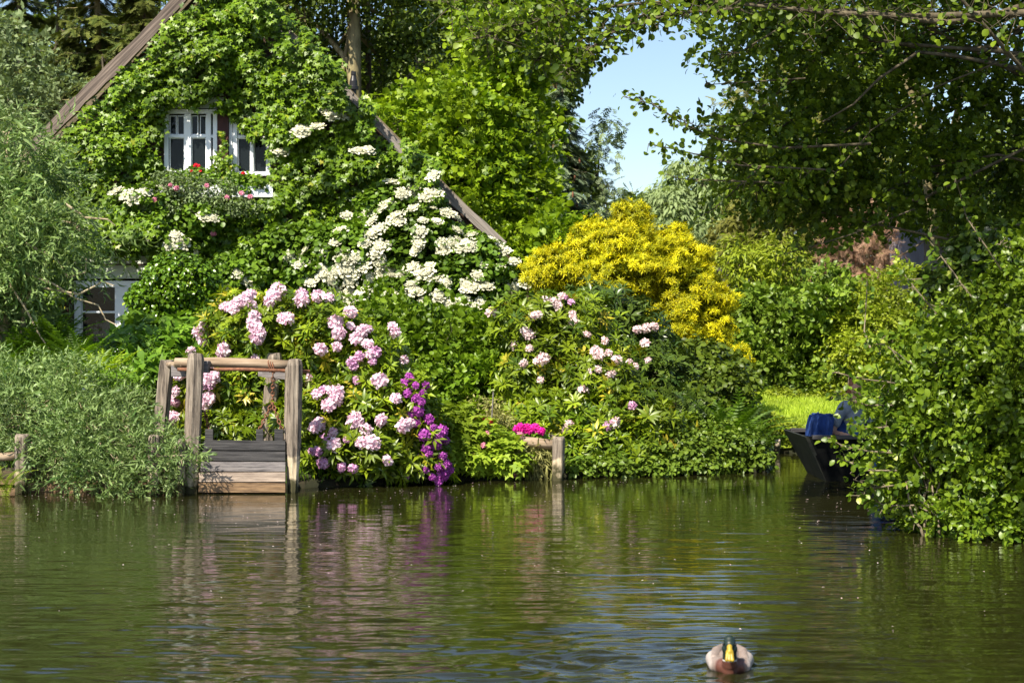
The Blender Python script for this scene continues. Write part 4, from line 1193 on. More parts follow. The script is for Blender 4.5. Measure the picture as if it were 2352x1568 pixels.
for (lab, cat, cen, ms, mat) in (('small azalea with coral red flowers above the cranesbill mound', 'azalea', [(1105, 968), (1113, 972), (1098, 966), (1120, 975)], SRED, 'garden'),
                                 ('vivid magenta bedding flowers above the low log rail', 'flowers', [(1188, 990), (1200, 992), (1210, 986), (1222, 988), (1235, 992), (1245, 995), (1230, 985), (1195, 984), (1215, 996)], SMAG, 'garden')):
    x, y = np.mean(cen, 0); t = thing('flowering_plant', P(x, y + 20, 18.5), lab, cat)
    L = [lobe(x, y + 14, 18.5, 42 if ms is SMAG else 26, 16, .2)]
    a = Acc(); cloud(a, L, ROUND, .06, cr=.06, per=7, cover=3, la=.5); a.build('foliage', mat, t)
    heads(t, [(P(u, v, 18.33), A_([0, -.5, .8])) for u, v in cen], ms, scale=(.8, 1.2))
# --- dead brown twigs between shrubs
L = [lobe(1120, 950, 19.6, 45, 32, .3), lobe(1150, 975, 19, 36, 28, .3)]
plant('bare_undergrowth', 'brown twiggy undergrowth in the dark gap behind the cranesbill', 'shrub', L, (LAN, .07, 'drygrass'), trunk=.02, bark='bark', cr=.12, per=8, cover=.8, la=.15, tw=60)

# --- golden yew
L = [lobe(1300, 620, 24.3, 90, 45, .5), lobe(1390, 580, 24.3, 95, 60, .6), lobe(1450, 545, 24.5, 48, 44, .45), lobe(1520, 600, 24.3, 85, 55, .6), lobe(1440, 630, 24, 120, 45, .6), lobe(1560, 650, 24, 90, 65, .6), lobe(1590, 700, 23.9, 70, 50, .5), lobe(1432, 505, 24.5, 22, 30, .2), lobe(1468, 500, 24.5, 20, 24, .2), lobe(1405, 545, 24.4, 26, 22, .2), lobe(1660, 690, 23.8, 40, 18, .25), lobe(1545, 735, 23.8, 70, 45, .45), lobe(1640, 745, 23.8, 40, 35, .3), lobe(1555, 545, 24.4, 24, 24, .2), lobe(1605, 585, 24.2, 20, 20, .2), lobe(1250, 640, 24.2, 45, 22, .3), lobe(1690, 830, 23.6, 34, 30, .3), lobe(1610, 790, 23.6, 60, 22, .3), lobe(1370, 535, 24.4, 34, 24, .25)]
base = P(1500, 900, 24); base[2] = .3
yw = thing('golden_yew', base, 'golden yellow yew with layered sprays standing above the rhododendrons', 'yew')
a = Acc(); A0 = sum(area(r) for c, r in L)
c_, nn = surf(L, int(A0 * 60), .68, .80, 1.10, .7, gap=-.1)
per = 12; k = np.repeat(np.arange(len(c_)), per)
d = unit(RS.normal(size=(len(k), 3)) * A_([1, 1, .35]) + nn[k] * .7)
pos = c_[k] + d * RS.uniform(0, .13, len(k))[:, None]
tan = unit(d + A_([0, 0, -.25]) + RS.normal(size=d.shape) * .2)
a.inst(YEWS, pos, tan, d + A_([0, 0, .7]) + nn[k] * .3, RS.uniform(.05, .085, len(k)))
a.build('crown', 'yew', yw)
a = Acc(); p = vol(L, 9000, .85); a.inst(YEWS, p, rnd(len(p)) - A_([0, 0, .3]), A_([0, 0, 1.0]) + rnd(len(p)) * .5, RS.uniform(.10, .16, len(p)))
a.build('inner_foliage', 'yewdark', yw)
a = Acc(); limbs(a, base, L, .09, P(1480, 640, 24.3), c_, 90); a.build('trunk', 'bark', yw, smooth=True)

# --- dark shrubs under the yew down to the corner
L = [lobe(1580, 870, 22, 90, 80, .6), lobe(1640, 860, 22.3, 70, 60, .5), lobe(1560, 950, 20.5, 90, 60, .5), lobe(1660, 900, 21.5, 70, 60, .5)]
plant('dark_shrub', 'dark shaded shrub between yellow yew and corner ferns', 'shrub', L, (OVAL, .08, 'darkleaf'), trunk=.04, bark='twig', cr=.18, per=10, cover=2.4, la=.5, tw=60)
L = [lobe(1560, 1040, 18.85, 90, 48, .3), lobe(1650, 1040, 19.0, 80, 50, .32), lobe(1715, 1030, 19.2, 42, 48, .3), lobe(1480, 1055, 18.6, 70, 38, .25), lobe(1590, 990, 19.3, 90, 40, .3), lobe(1380, 1082, 18.2, 80, 26, .2), lobe(1480, 1085, 18.4, 80, 24, .2), lobe(1580, 1080, 18.6, 80, 24, .2), lobe(1680, 1074, 18.85, 70, 24, .2), lobe(1745, 1060, 19.0, 18, 32, .2)]
plant('trailing_evergreen', 'low glossy dark evergreen trailing down to the water at the bank corner', 'shrub', L, (OVAL, .06, 'hedge'), trunk=.02, bark='twig', cr=.11, per=10, cover=3.2, la=.5, fill=.3, zmin=.03, tw=40)
L = [lobe(1560, 925, 19.6, 55, 22, .25)]
plant('fern_leaved_shrub', 'blue-green pinnate-leaved shrub just left of the corner ferns', 'shrub', L, (T_spray(6, .07, .3, 70, .2, 8), .22, 'rhododark'), trunk=.015, cr=.12, per=6, cover=2.6, la=.3, tw=10)

# ------------------------------------------------------------------ across the channel
L = [lobe(1480, 480, 74, 60, 22, 2), lobe(1440, 500, 74, 40, 30, 1.6), lobe(1500, 540, 74, 90, 60, 2)]
plant('distant_tree', 'small dark distant tree low in the open sky gap', 'tree', L, (OVAL, .22, 'darkleaf'), base=P(1480, 850, 74), trunk=.25, cr=.6, per=12, cover=2.4, la=.5)
L = [lobe(1590, 440, 60, 65, 55, 1.6), lobe(1530, 500, 59, 60, 55, 1.5), lobe(1640, 470, 60, 70, 70, 1.6), lobe(1560, 570, 58.5, 110, 70, 1.8), lobe(1680, 560, 59, 90, 90, 1.8), lobe(1500, 580, 59, 50, 60, 1.3), lobe(1740, 450, 61, 70, 80, 1.6)]
plant('weeping_willow', 'pale grey-green weeping willow in the distance behind the yellow yew', 'willow', L, (LAN, .34, 'weeping'), base=P(1600, 860, 60), trunk=.3, cr=.55, per=14, cover=2.6, la=.14, droop=2.2, fill=.2)
L = [lobe(1385, 300, 50, 26, 26, .7), lobe(1375, 360, 50, 32, 28, .8), lobe(1385, 430, 49, 26, 26, .7), lobe(1370, 480, 49, 34, 40, .8), lobe(1345, 400, 50, 30, 50, .8)]
plant('ash_tree', 'thin feathery ash tree poking out beside the spruces into the sky', 'tree', L, (T_spray(5, .09, .35, 65, .2, 3), .34, 'paleshrub'), base=P(1370, 850, 50), trunk=.1, cr=.5, per=7, cover=1.5, la=.4, fill=.1, tw=40, jit=.4)
# hedge behind the lawn
hp_ = [('climber_hedge', 'leafy green climber hedge directly behind the lawn', (SH_OV, .32, 'hedge'), 31.5, [(1740, 760, 80, 90), (1800, 830, 100, 90), (1850, 760, 90, 100), (1720, 850, 70, 70), (1900, 860, 90, 80), (1760, 900, 120, 40), (1950, 790, 70, 120), (1890, 680, 70, 60)], 2.8),
       ('yellow_green_shrub', 'yellowish green shrub above the climber hedge right of the yew', (LAN, .17, 'hedgelight'), 33, [(1740, 640, 60, 60), (1700, 600, 45, 50), (1790, 600, 50, 60), (1760, 690, 70, 40)], 2.2),
       ('olive_conifer', 'dull olive conifer between weeping willow and dead conifer', (SPR, .26, 'olive'), 36, [(1740, 520, 80, 80), (1820, 560, 60, 110), (1690, 560, 50, 60), (1780, 470, 70, 60), (1860, 650, 50, 80)], 2.2),
       ('dead_conifer', 'dead brown conifer with bare twiggy crown behind the hedge', (T_spray(9, .02, .3, 45, .1, 4), .28, 'dead'), 35, [(1960, 520, 60, 60), (1990, 580, 60, 60), (1930, 600, 50, 70), (2000, 500, 40, 40), (1970, 670, 60, 50), (1895, 490, 30, 40)], 2.4),
       ('light_shrub', 'light green fine-leaved shrub behind the boat passengers', (SH_DIA, .30, 'hedgelight'), 30.5, [(2020, 760, 80, 100), (1990, 860, 90, 90), (2060, 690, 70, 70), (2100, 800, 80, 120)], 2.4),
       ('low_plants', 'sunny low plants along the far edge of the lawn', (DIA, .08, 'hedgelight'), 30.6, [(1780, 925, 50, 22), (1850, 930, 60, 20), (1730, 925, 40, 22), (1920, 935, 60, 22)], 2.6)]
for nm, lab, kd, Y, ls, cov in hp_:
    L = [lobe(x, y, Y + RS.uniform(-.4, .4), rx_, ry_, .8) for x, y, rx_, ry_ in ls]
    plant(nm, lab, 'hedge' if 'hedge' in nm else 'conifer' if 'conifer' in nm else 'shrub', L, kd, trunk=.06, bark='twig', cr=.24, per=11, cover=cov, la=.3 if kd[0] is SPR else .36, fill=.2, tw=40)
# channel bank greenery by the far post
L = [lobe(1800, 1000, 22.4, 50, 22, .3), lobe(1760, 975, 22.8, 40, 22, .3), lobe(1840, 1010, 22.2, 40, 20, .3)]
plant('bank_plants', 'small green plants on the far channel bank beside the short post', 'plants', L, (DIA, .06, 'hedgelight'), trunk=0, cr=.1, per=8, cover=2.6, zmin=.1)
# far wood closing the horizon
L = [lobe(x, y, Yd, rx_, ry_, 3) for x, y, Yd, rx_, ry_ in ((1400, 640, 80, 160, 90), (1600, 650, 82, 160, 100), (1800, 600, 80, 160, 150), (2000, 550, 80, 180, 170), (2200, 560, 80, 180, 170), (2400, 500, 80, 200, 200), (1200, 640, 80, 180, 120), (200, 400, 80, 260, 130), (500, 450, 80, 300, 200), (900, 560, 80, 300, 160), (-100, 400, 80, 200, 200), (2600, 500, 80, 250, 250), (0, 700, 80, 300, 180), (1500, 760, 80, 400, 90), (2100, 760, 80, 500, 100))]
a = Acc(); cloud(a, L, OVAL, .36, cr=1.0, per=12, cover=2.0, la=.5, fill=.15)
tag(a.build('far_wood', 'wood'), kind='stuff')
# far buildings glimpsed
fh = thing('far_house', P(2200, 760, 40), 'pale lilac-grey house wall glimpsed through the leaves at the right', 'house')
a = Acc(); a.box(P(2205, 640, 42), (3.0, 4, 3.4)); a.box(P(2205, 640, 42) + A_([0, 0, -2.6]), (2.9, 3.9, 1.9)); a.build('wall', 'farwall', fh)
a = Acc(); q = P(2205, 640, 42)
for s_ in (-1, 1):
    a.box(q + A_([s_ * .85, 0, 2.3]), (2.3, 4.4, .12), [[cos(.7), 0, s_ * sin(.7)], [0, 1, 0], [-s_ * sin(.7), 0, cos(.7)]])
a.build('roof', 'farroof', fh)
a = Acc(); a.box(P(2195, 650, 39.97), (.7, .04, .8)); a.build('window', 'dark', fh)
fb = thing('garden_shed', P(1625, 720, 38), 'small grey shed just visible beside the right tip of the yellow yew', 'shed')
a = Acc(); a.box(P(1628, 665, 38), (.75, 1.4, 1.3)); a.build('wall', 'farwood', fb)
a = Acc(); a.box(P(1628, 605, 38) + A_([0, 0, .05]), (.95, 1.6, .09), [[1, 0, 0], [0, cos(.3), -sin(.3)], [0, sin(.3), cos(.3)]]); a.build('roof', 'farroof', fb)
a = Acc(); a.box(P(1628, 632, 37.2), (.5, .04, .2)); a.build('window', 'dark', fb)

# ------------------------------------------------------------------ big alder overhanging from the right
AL = [(2330, 80, 16.5, 160, 130), (2150, 60, 16.5, 150, 90), (1950, 130, 16.2, 150, 90), (1800, 110, 16, 110, 70), (2100, 240, 16.8, 160, 100), (1900, 280, 16.4, 150, 80), (1760, 320, 16, 85, 40), (1690, 300, 15.8, 50, 26),
      (2280, 300, 17, 130, 110), (2050, 400, 16.8, 170, 80), (1850, 400, 16.5, 120, 60), (2230, 450, 17, 150, 80), (1750, 430, 16.2, 60, 40), (1950, 475, 16.6, 80, 34), (2330, 520, 17, 90, 80), (1850, 480, 16.4, 80, 40),
      (1700, 60, 15.6, 90, 50), (2480, 200, 16.8, 150, 160), (2480, 0, 16.5, 160, 130), (2600, 380, 16.8, 150, 150), (2440, 480, 17, 110, 110), (1850, -60, 15.4, 200, 90), (2200, -120, 15.5, 250, 120)]
L = [lobe(x, y, Y, rx_, ry_, .75) for x, y, Y, rx_, ry_ in AL]
L += [(A_([5.2, 13.0, 7.6]), A_([2.6, 2.6, 1.2])), (A_([5.5, 15.5, 9.2]), A_([2.8, 2.4, 1.3])), (A_([3.0, 8.3, 6.2]), A_([2.0, .8, .55])), (A_([1.9, 13.3, 6.5]), A_([1.5, 1.0, .6]))]  # unseen crown lobes above the frame, added to shade canopy, bush and boat
SP = [([(2352, 30), (2100, 40), (1900, 30), (1750, 10), (1620, 0)], 13.5, 620, .40, .035), ([(1700, 20), (1560, 30), (1430, 60), (1340, 120), (1300, 165)], 13.2, 520, .24, .014), ([(1620, 0), (1450, 10), (1300, 30), (1180, 60), (1100, 90)], 13.4, 620, .32, .016),
      ([(1560, 20), (1400, 70), (1280, 110), (1230, 140)], 13.8, 380, .24, .01), ([(1300, 20), (1200, 80), (1130, 110), (1070, 60)], 13.6, 240, .26, .008), ([(1700, -30), (1400, -30), (1150, -20), (1030, 10)], 13.5, 560, .36, .02), ([(1500, 20), (1380, 90), (1330, 150), (1310, 175)], 13.3, 90, .16, .007),
      ([(1800, 60), (1700, 120), (1640, 130)], 14, 90, .2, .01), ([(1850, 180), (1700, 190), (1620, 195)], 14.5, 40, .16, .008), ([(2000, 330), (1800, 340), (1650, 320), (1560, 280), (1500, 240), (1430, 222)], 15, 170, .15, .014), ([(1900, 390), (1700, 380), (1580, 350), (1490, 330)], 15, 130, .16, .01),
      ([(1700, 290), (1600, 290), (1530, 260)], 15, 50, .15, .007), ([(1800, 420), (1650, 415), (1560, 410)], 15, 90, .17, .01), ([(1750, 380), (1640, 480), (1600, 500)], 15.3, 60, .16, .008), ([(2100, 480), (1950, 540), (1850, 570), (1780, 590)], 15.6, 110, .22, .01), ([(2352, 120), (2150, 200), (2000, 300), (1900, 420)], 15, 130, .2, .012)]
W1 = [P(x, y, 13.45) for x, y in ((2420, -10), (2300, 30), (2180, 52), (2080, 44), (1980, 28), (1860, 26), (1760, 16), (1640, 4), (1500, -14))]
W2 = [P(x, y, 15.2) for x, y in ((2352, 160), (2200, 130), (2110, 120), (2020, 180), (1960, 240), (1890, 280))]
plant('overhanging_alder', 'big dark alder on the right bank with branches arching over the water', 'tree', L, (SH_ALD, .205, 'alder'), base=(8.6, 15.2, 0), trunk=.08, top=A_([8.0, 16.4, 6.2]), bark='bark', cr=.26, per=4, cover=1.38, la=.40, fill=.08, front=.6, tw=110, sprays=SP,
      wood=[(W1, np.linspace(.028, .010, 9)), (W2, np.linspace(.022, .008, 6))])

# more trees behind the alder on the right
for lab, Y, kd, ls, cov in (('dark leafy tree behind the alder, filling the upper right', 38.5, (OVAL, .11, 'darkleaf'), [(1950, 200, 150, 110), (1880, 340, 130, 90), (2050, 350, 150, 90), (2230, 460, 150, 90), (1860, 90, 110, 80), (2330, 500, 120, 110), (1760, 400, 70, 60), (2060, 100, 90, 90)], 1.15),
                            ('olive-brown conifer showing through the alder leaves', 37.5, (SPR, .34, 'olive'), [(1850, 230, 90, 60), (1960, 330, 80, 60), (1740, 210, 50, 30), (1880, 470, 60, 50), (1700, 260, 40, 24)], 1.0),
                            ('shaded broadleaf tree behind the far house at the right edge', 48, (OVAL, .17, 'darkleaf'), [(2300, 560, 160, 140), (2100, 500, 160, 110), (2350, 350, 130, 90), (2150, 700, 180, 100), (2380, 750, 150, 150)], 2.0)):
    L = [lobe(x, y, Y, rx_, ry_, 1.3) for x, y, rx_, ry_ in ls]
    plant('background_tree', lab, 'tree', L, kd, base=P(2060 if Y < 40 else 2350, 900, Y), trunk=.08, bark='bark', cr=.5, per=12, cover=cov, la=.4, fill=.15, tw=50, group='trees behind the alder')
# reddish bare branches seen between the leaves
bt = thing('bare_tree', P(2150, 900, 19), 'tree with reddish bare limbs showing through the alder at the upper right', 'tree')
a = Acc(); b0 = P(2150, 900, 19); b0[2] = .3
for pts in ([(2150, 560), (2140, 400), (2100, 230), (2050, 130), (2020, 60)], [(2130, 260), (2080, 170), (2060, 90)], [(2150, 420), (2190, 260), (2200, 150), (2180, 60)], [(2190, 250), (2240, 140), (2260, 60)], [(2260, 260), (2310, 130), (2352, 120)], [(2140, 330), (2090, 270)], [(2352, 10), (2300, 60), (2352, 20)]):
    a.tube([P(x, y, 18.2) + RS.normal(size=3) * .03 for x, y in pts], np.linspace(.06, .02, len(pts)), 7, .06)
a.build('limbs', 'barklight', bt)

# ------------------------------------------------------------------ near bush on the right bank
BL = [(2230, 760, 13.2, 150, 110), (2120, 840, 13.3, 120, 110), (2300, 880, 12.9, 130, 150), (2060, 930, 13.5, 90, 90), (2180, 960, 13, 150, 130), (2035, 970, 13.8, 55, 60), (2060, 1060, 13.6, 70, 80), (2180, 1090, 13.2, 140, 90), (2310, 1100, 12.8, 130, 120), (2100, 1140, 13.4, 90, 50), (2330, 700, 13, 90, 90), (2230, 1180, 12.9, 120, 40), (2400, 900, 12.6, 150, 200), (2340, 620, 13.2, 60, 60)]
L = [lobe(x + 28, y, Y, rx_ * .9, ry_ * .9, .5) for x, y, Y, rx_, ry_ in BL]
BS = [(pts, 12.9, n_, sp, .008) for pts, n_, sp in (([(2060, 880), (1980, 870), (1920, 855), (1895, 860)], 60, .10), ([(2050, 930), (1990, 930), (1940, 915), (1915, 900)], 60, .08), ([(2040, 980), (1980, 985), (1945, 965)], 50, .08), ([(2050, 1040), (1990, 1035), (1940, 1025), (1900, 1005)], 60, .07), ([(2060, 1080), (1990, 1080), (1950, 1060), (1925, 1050)], 60, .09),
                    ([(2080, 1110), (2010, 1120), (1960, 1100)], 50, .1), ([(2100, 1160), (2030, 1160), (1985, 1130), (1970, 1140)], 70, .1), ([(2100, 840), (2030, 790), (1990, 790)], 50, .12), ([(2150, 720), (2100, 660), (2070, 620)], 50, .11), ([(2230, 680), (2170, 600), (2140, 560)], 50, .1),
                    ([(2352, 690), (2300, 620), (2260, 560), (2220, 500), (2195, 410)], 60, .06), ([(2352, 620), (2320, 570), (2290, 560)], 40, .1), ([(2250, 1180), (2160, 1200), (2080, 1190)], 80, .12), ([(2000, 800), (1985, 760), (1990, 690), (1992, 640)], 30, .05))]
BW = []
for k in range(34):
    x0 = RS.uniform(2120, 2350); b0 = P(x0, 1230, 12.8); b0[2] = -.05
    BW.append((wig(b0, P(x0 + RS.normal() * 60, RS.uniform(950, 1120), 13.0), 6, .05), np.linspace(.014, .006, 6)))
plant('alder_bush', 'sunlit round-leaved bush leaning over the water in front of the boat', 'bush', L, (SH_BUSH, .175, 'bush'), base=(5.2, 13.2, 0), trunk=.04, bark='twig', cr=.13, per=4, cover=2.3, la=.40, fill=.3, tw=120, zmin=.05, out=.5, up=.35, sprays=BS, wood=BW)
L = [lobe(2520, 900, 12.8, 130, 170, .6), lobe(2620, 1050, 12.2, 130, 130, .6), lobe(2480, 1120, 12.4, 110, 80, .5), lobe(2640, 820, 12.8, 110, 130, .6), lobe(2760, 960, 12.4, 120, 160, .6)]
plant('alder_bush', 'round-leaved bush continuing past the right edge of the photo', 'bush', L, (SH_BUSH, .19, 'bush'), trunk=.04, bark='twig', cr=.15, per=4, cover=1.9, la=.40, fill=.2, tw=60, zmin=.05)
fs = thing('flowering_shrub', P(2280, 700, 15.5), 'dark shrub with a few white flower clusters above the sunlit bush', 'shrub')
L = [lobe(2280, 600, 15.5, 110, 70, .5), lobe(2200, 660, 15.6, 70, 60, .4)]
a = Acc(); cloud(a, L, OVAL, .08, cr=.15, per=10, cover=1.6, la=.5); a.build('foliage', 'rhododark', fs)
heads(fs, [hit(x, y, L) for x, y in ((2268, 535), (2310, 560))], [corymb_mesh('flower_cluster', 'creamflower', .045, 4)], scale=(.6, .8))

# no trees are built beside or behind the camera

# ================================================================== TIMBER WATER GATE
gate = thing('water_gate', P(560, 1130, 16.4), 'weathered timber water gate with a cross log, rusty chains and a plank shutter', 'gate')


def post(acc, x0, y0, x1, y1, Y, r, taper=1.0, erode=0, flat=.35):
    """squared-off round post from top (x0,y0) to bottom (x1,y1)"""
    q = Y / F; a0 = P(x0, y0, Y); a1 = P(x1, y1, Y); n = 26; seg = 20
    t = np.linspace(0, 1, n)
    rs = np.random.RandomState(int(x0 + y0)); th = np.linspace(0, 2 * pi, seg, endpoint=False)
    groove = 1 + .06 * np.sin(th * 5 + x0) + .045 * rs.normal(size=seg)
    sq = 1 / np.maximum(np.abs(np.cos(th)), np.abs(np.sin(th))) ** flat
    V = []
    for i in range(n):
        u = t[i]; c = a0 + (a1 - a0) * u
        rr_ = r * q * (1 + (taper - 1) * u) * groove * sq * (1 + .012 * rs.normal(size=seg))
        if i == 0: rr_ = rr_ * .86
        if erode: rr_ = rr_ * (1 - erode * np.clip((u - .62) / .38, 0, 1) * (1 + .25 * np.sin(th * 3 + u * 9)))
        zt = (rs.normal(size=seg) * .004 if i else .010 * np.sin(th * 2 + x0) - .004)
        V.append(np.stack([c[0] + rr_ * np.cos(th), c[1] + rr_ * np.sin(th), c[2] + zt + 0 * th - (.0 if i else -.006)], 1))
    V = np.vstack(V); T = []
    i = np.arange(seg); j = (i + 1) % seg
    for k in range(n - 1):
        T += [np.stack([k * seg + i, k * seg + seg + i, k * seg + seg + j], 1), np.stack([k * seg + i, k * seg + seg + j, k * seg + j], 1)]
    V = np.vstack([V, a0 + A_([0, 0, .006])]); T.append(np.stack([np.full(seg, len(V) - 1), i, j], 1))
    acc.add(V, np.vstack(T))


def postmat(name, zlo, zhi):
    """grey weathered wood, pale stripped wood lower down, green-black at the waterline"""
    m, n, l, b = newmat(name)
    tc = n.new('ShaderNodeTexCoord'); mp = n.new('ShaderNodeMapping'); mp.inputs['Scale'].default_value = (34, 34, 2.0)
    no = n.new('ShaderNodeTexNoise'); no.inputs['Scale'].default_value = 1; no.inputs['Detail'].default_value = 7; no.inputs['Roughness'].default_value = .7
    l.new(tc.outputs['Object'], mp.inputs[0]); l.new(mp.outputs[0], no.inputs['Vector'])
    r = n.new('ShaderNodeValToRGB'); e = r.color_ramp.elements
    e[0].position = .36; e[0].color = (.035, .026, .02, 1); e[1].position = .66; e[1].color = (.36, .30, .235, 1)
    q = e.new(.47); q.color = (.17, .135, .105, 1)
    l.new(no.outputs[0], r.inputs[0])
    n2 = n.new('ShaderNodeTexNoise'); n2.inputs['Scale'].default_value = 9; n2.inputs['Detail'].default_value = 4
    l.new(tc.outputs['Object'], n2.inputs['Vector'])
    sx = n.new('ShaderNodeSeparateXYZ'); l.new(tc.outputs['Object'], sx.inputs[0])
    ad = n.new('ShaderNodeMath'); ad.operation = 'MULTIPLY_ADD'; ad.inputs[1].default_value = .5; l.new(n2.outputs[0], ad.inputs[0]); l.new(sx.outputs[2], ad.inputs[2])
    m1 = n.new('ShaderNodeMapRange'); m1.inputs[1].default_value = zhi + .27; m1.inputs[2].default_value = zhi + .20; l.new(ad.outputs[0], m1.inputs[0])
    mx = n.new('ShaderNodeMixRGB'); l.new(m1.outputs[0], mx.inputs[0]); l.new(r.outputs[0], mx.inputs[1])
    r2 = n.new('ShaderNodeValToRGB'); r2.color_ramp.elements[0].position = .3; r2.color_ramp.elements[0].color = (.30, .21, .11, 1); r2.color_ramp.elements[1].position = .6; r2.color_ramp.elements[1].color = (.66, .56, .40, 1)
    l.new(no.outputs[0], r2.inputs[0]); l.new(r2.outputs[0], mx.inputs[2])
    m3 = n.new('ShaderNodeMapRange'); m3.inputs[1].default_value = zlo + .33; m3.inputs[2].default_value = zlo + .22; l.new(ad.outputs[0], m3.inputs[0])
    my = n.new('ShaderNodeMixRGB'); l.new(m3.outputs[0], my.inputs[0]); l.new(mx.outputs[0], my.inputs[1]); my.inputs[2].default_value = (.05, .045, .015, 1)
    l.new(my.outputs[0], b.inputs['Base Color']); b.inputs['Roughness'].default_value = .85
    bp = n.new('ShaderNodeBump'); bp.inputs['Strength'].default_value = .8; bp.inputs['Distance'].default_value = .012
    l.new(no.outputs[0], bp.inputs['Height']); l.new(bp.outputs[0], b.inputs['Normal'])


postmat('gatepost', .09, .36); postmat('bankpost', .10, .24)
for (x0, y0, x1, y1, Y, r_, tp, er, lab) in ((450, 813, 438, 1140, 16.35, 18, .98, .05, 'upright post carrying the cross log at the left'), (384, 828, 352, 1140, 16.9, 16.5, 1.0, 0, 'leaning post at the far left of the gate'),
                                             (677, 826, 672, 1140, 16.35, 17.5, 1.0, .45, 'post with stripped pale wood and rotted foot at the right'), (631, 812, 612, 1020, 17.5, 16.5, 1.0, 0, 'rear post behind the chains')):
    a = Acc(); post(a, x0, y0, x1, y1, Y, r_, tp, er)
    o = a.build('post', 'gatepost', gate); o['label'] = lab
a = Acc(); post(a, 664, 842, 660, 1030, 16.5, 8, 1, 0, .8); o = a.build('post', 'gatepost', gate); o['label'] = 'slim batten nailed to the right post'
q = 16.6 / F
a = Acc(); pts = [P(x, y, 16.62) for x, y in ((402, 831), (440, 833), (500, 832), (560, 834), (620, 836), (664, 838))]
a.tube(pts, [.045, .05, .055, .053, .054, .05], 14, .03); a.build('cross_log', 'logwood', gate, smooth=True)
a = Acc(); a.tube([P(408, 848, 16.56), P(560, 848, 16.52), P(712, 853, 16.5)], .019, 10); a.build('iron_bar', 'rust', gate, smooth=True)
for c_, d_, r_ in ((P(640, 862, 16.9), (78 * q, .05, 15 * q), [[.99, 0, .1], [0, 1, 0], [-.1, 0, .99]]), (P(472, 842, 16.5), (17 * q, .14, 27 * q), None), (P(412, 852, 16.75), (34 * q, .09, 26 * q), None), (P(608, 858, 17.3), (30 * q, .05, 12 * q), None)):
    a = Acc(); a.box(c_, d_, r_); a.build('brace', 'greyboard', gate, bevel=.005)
a = Acc(); V = [P(420, 836, 16.6), P(388, 838, 16.85)]; a.tube(V, [.035, .035], 10, .05); a.build('short_log', 'logwood', gate, smooth=True)


def chain(p0, p1, n, r=.017):
    a = Acc(); d = unit(p1 - p0)
    for i in range(n):
        c = p0 + (p1 - p0) * (i + .5) / n; L_ = np.linalg.norm(p1 - p0) / n * .68
        s = unit(np.cross(d, A_([0, 1, 0]))) if i % 2 else unit(np.cross(np.cross(d, A_([0, 1, 0])), d))
        s = unit(s + RS.normal(size=3) * .15)
        t = np.linspace(0, 2 * pi, 11)
        ring = [c + d * L_ * cos(u) + s * r * sin(u) for u in t]
        a.tube(ring, .0058, 5, cap=False)
    return a


for p0, p1, n_, lab in ((P(627, 858, 16.5), P(626, 925, 16.5), 8, 'rusty chain hanging from the iron bar'), (P(626, 925, 16.5), P(648, 988, 16.38), 8, 'rusty chain down to the right cleat'), (P(625, 925, 16.52), P(596, 988, 16.42), 8, 'darker chain down to the middle cleat'), (P(470, 945, 16.5), P(481, 988, 16.4), 5, 'short chain above the left cleat')):
    o = chain(p0, p1, n_).build('chain', 'rust', gate, smooth=True); o['label'] = lab
a = Acc()
for k in range(3):
    t = np.linspace(0, 2 * pi, 14); c = P(620 + k * 5, 840 + k, 16.62)
    a.tube([c + A_([.012 * sin(u * 2), .066 * cos(u), .066 * sin(u)]) for u in t], .007, 5, cap=False)
a.build('chain_loop', 'rust', gate, smooth=True)
for i, mt in enumerate(('tarboard', 'tarboard', 'greyboard', 'oldboard', 'wetboard')):
    y = 1022 + i * 24.2; x0 = 458 if i > 2 else 470 - i * 4
    a = Acc(); w_ = (656 - x0) * 16.3 / F; rz = RS.normal() * .004
    a.box(P((x0 + 656) / 2, y, 16.3 - i * .012), (w_, .05 + .004 * i, 21.3 * 16.3 / F), [[cos(rz), 0, sin(rz)], [0, 1, 0], [-sin(rz), 0, cos(rz)]])
    a.build('plank', mt, gate, bevel=.002)
a = Acc(); a.box(P(560, 1072, 16.36), (190 * 16.3 / F, .03, 116 * 16.3 / F)); a.build('dark_gap_sheet', 'dark', gate)  # added dark sheet that blackens the gaps between the planks
for x, w_ in ((481, 18), (597, 16), (641, 20)):
    a = Acc(); a.box(P(x, 1006, 16.37), (w_ * 16.3 / F, .045, 42 * 16.3 / F)); a.build('cleat', 'tarboard', gate, bevel=.004)

# ------------------------------------------------------------------ bank posts, rails, revetment
for (x, y0, y1, Y, r_, lab) in ((52, 998, 1132, 16.3, 16, 'short stout post at the left end of the bank'), (355, 1000, 1135, 16.15, 13, 'pale stub post half hidden in the willow shrub'), (418, 1010, 1135, 16.2, 9, 'thin pale stake in the willow shrub beside the gate'),
                                (1283, 1004, 1108, 17.75, 13.5, 'pale round post ending the low log rail'), (1786, 1010, 1048, 21.8, 6, 'short post on the far channel bank beyond the corner')):
    t = thing('bank_post', P(x, y1, Y), lab, 'post', 'posts along the bank')
    a = Acc(); post(a, x, y0, x - 2, y1, Y, r_, 1.0, .12); a.build('shaft', 'bankpost', t, smooth=True)
a = Acc(); a.tube([P(-60, 1052, 16.45), P(0, 1049, 16.45), P(44, 1046, 16.42)], .042, 12, .04)
tag(a.build('log_rail', 'logwood', smooth=True), 'low horizontal log running into the short stout post at the left', 'rail', 'log rails')
a = Acc(); a.tube([P(1188, 1012, 17.95), P(1230, 1017, 17.93), P(1275, 1022, 17.9)], [.058, .062, .06], 14, .04)
tag(a.build('log_rail', 'logwood', smooth=True), 'low horizontal log beside the magenta flowers, meeting the pale round post', 'rail', 'log rails')
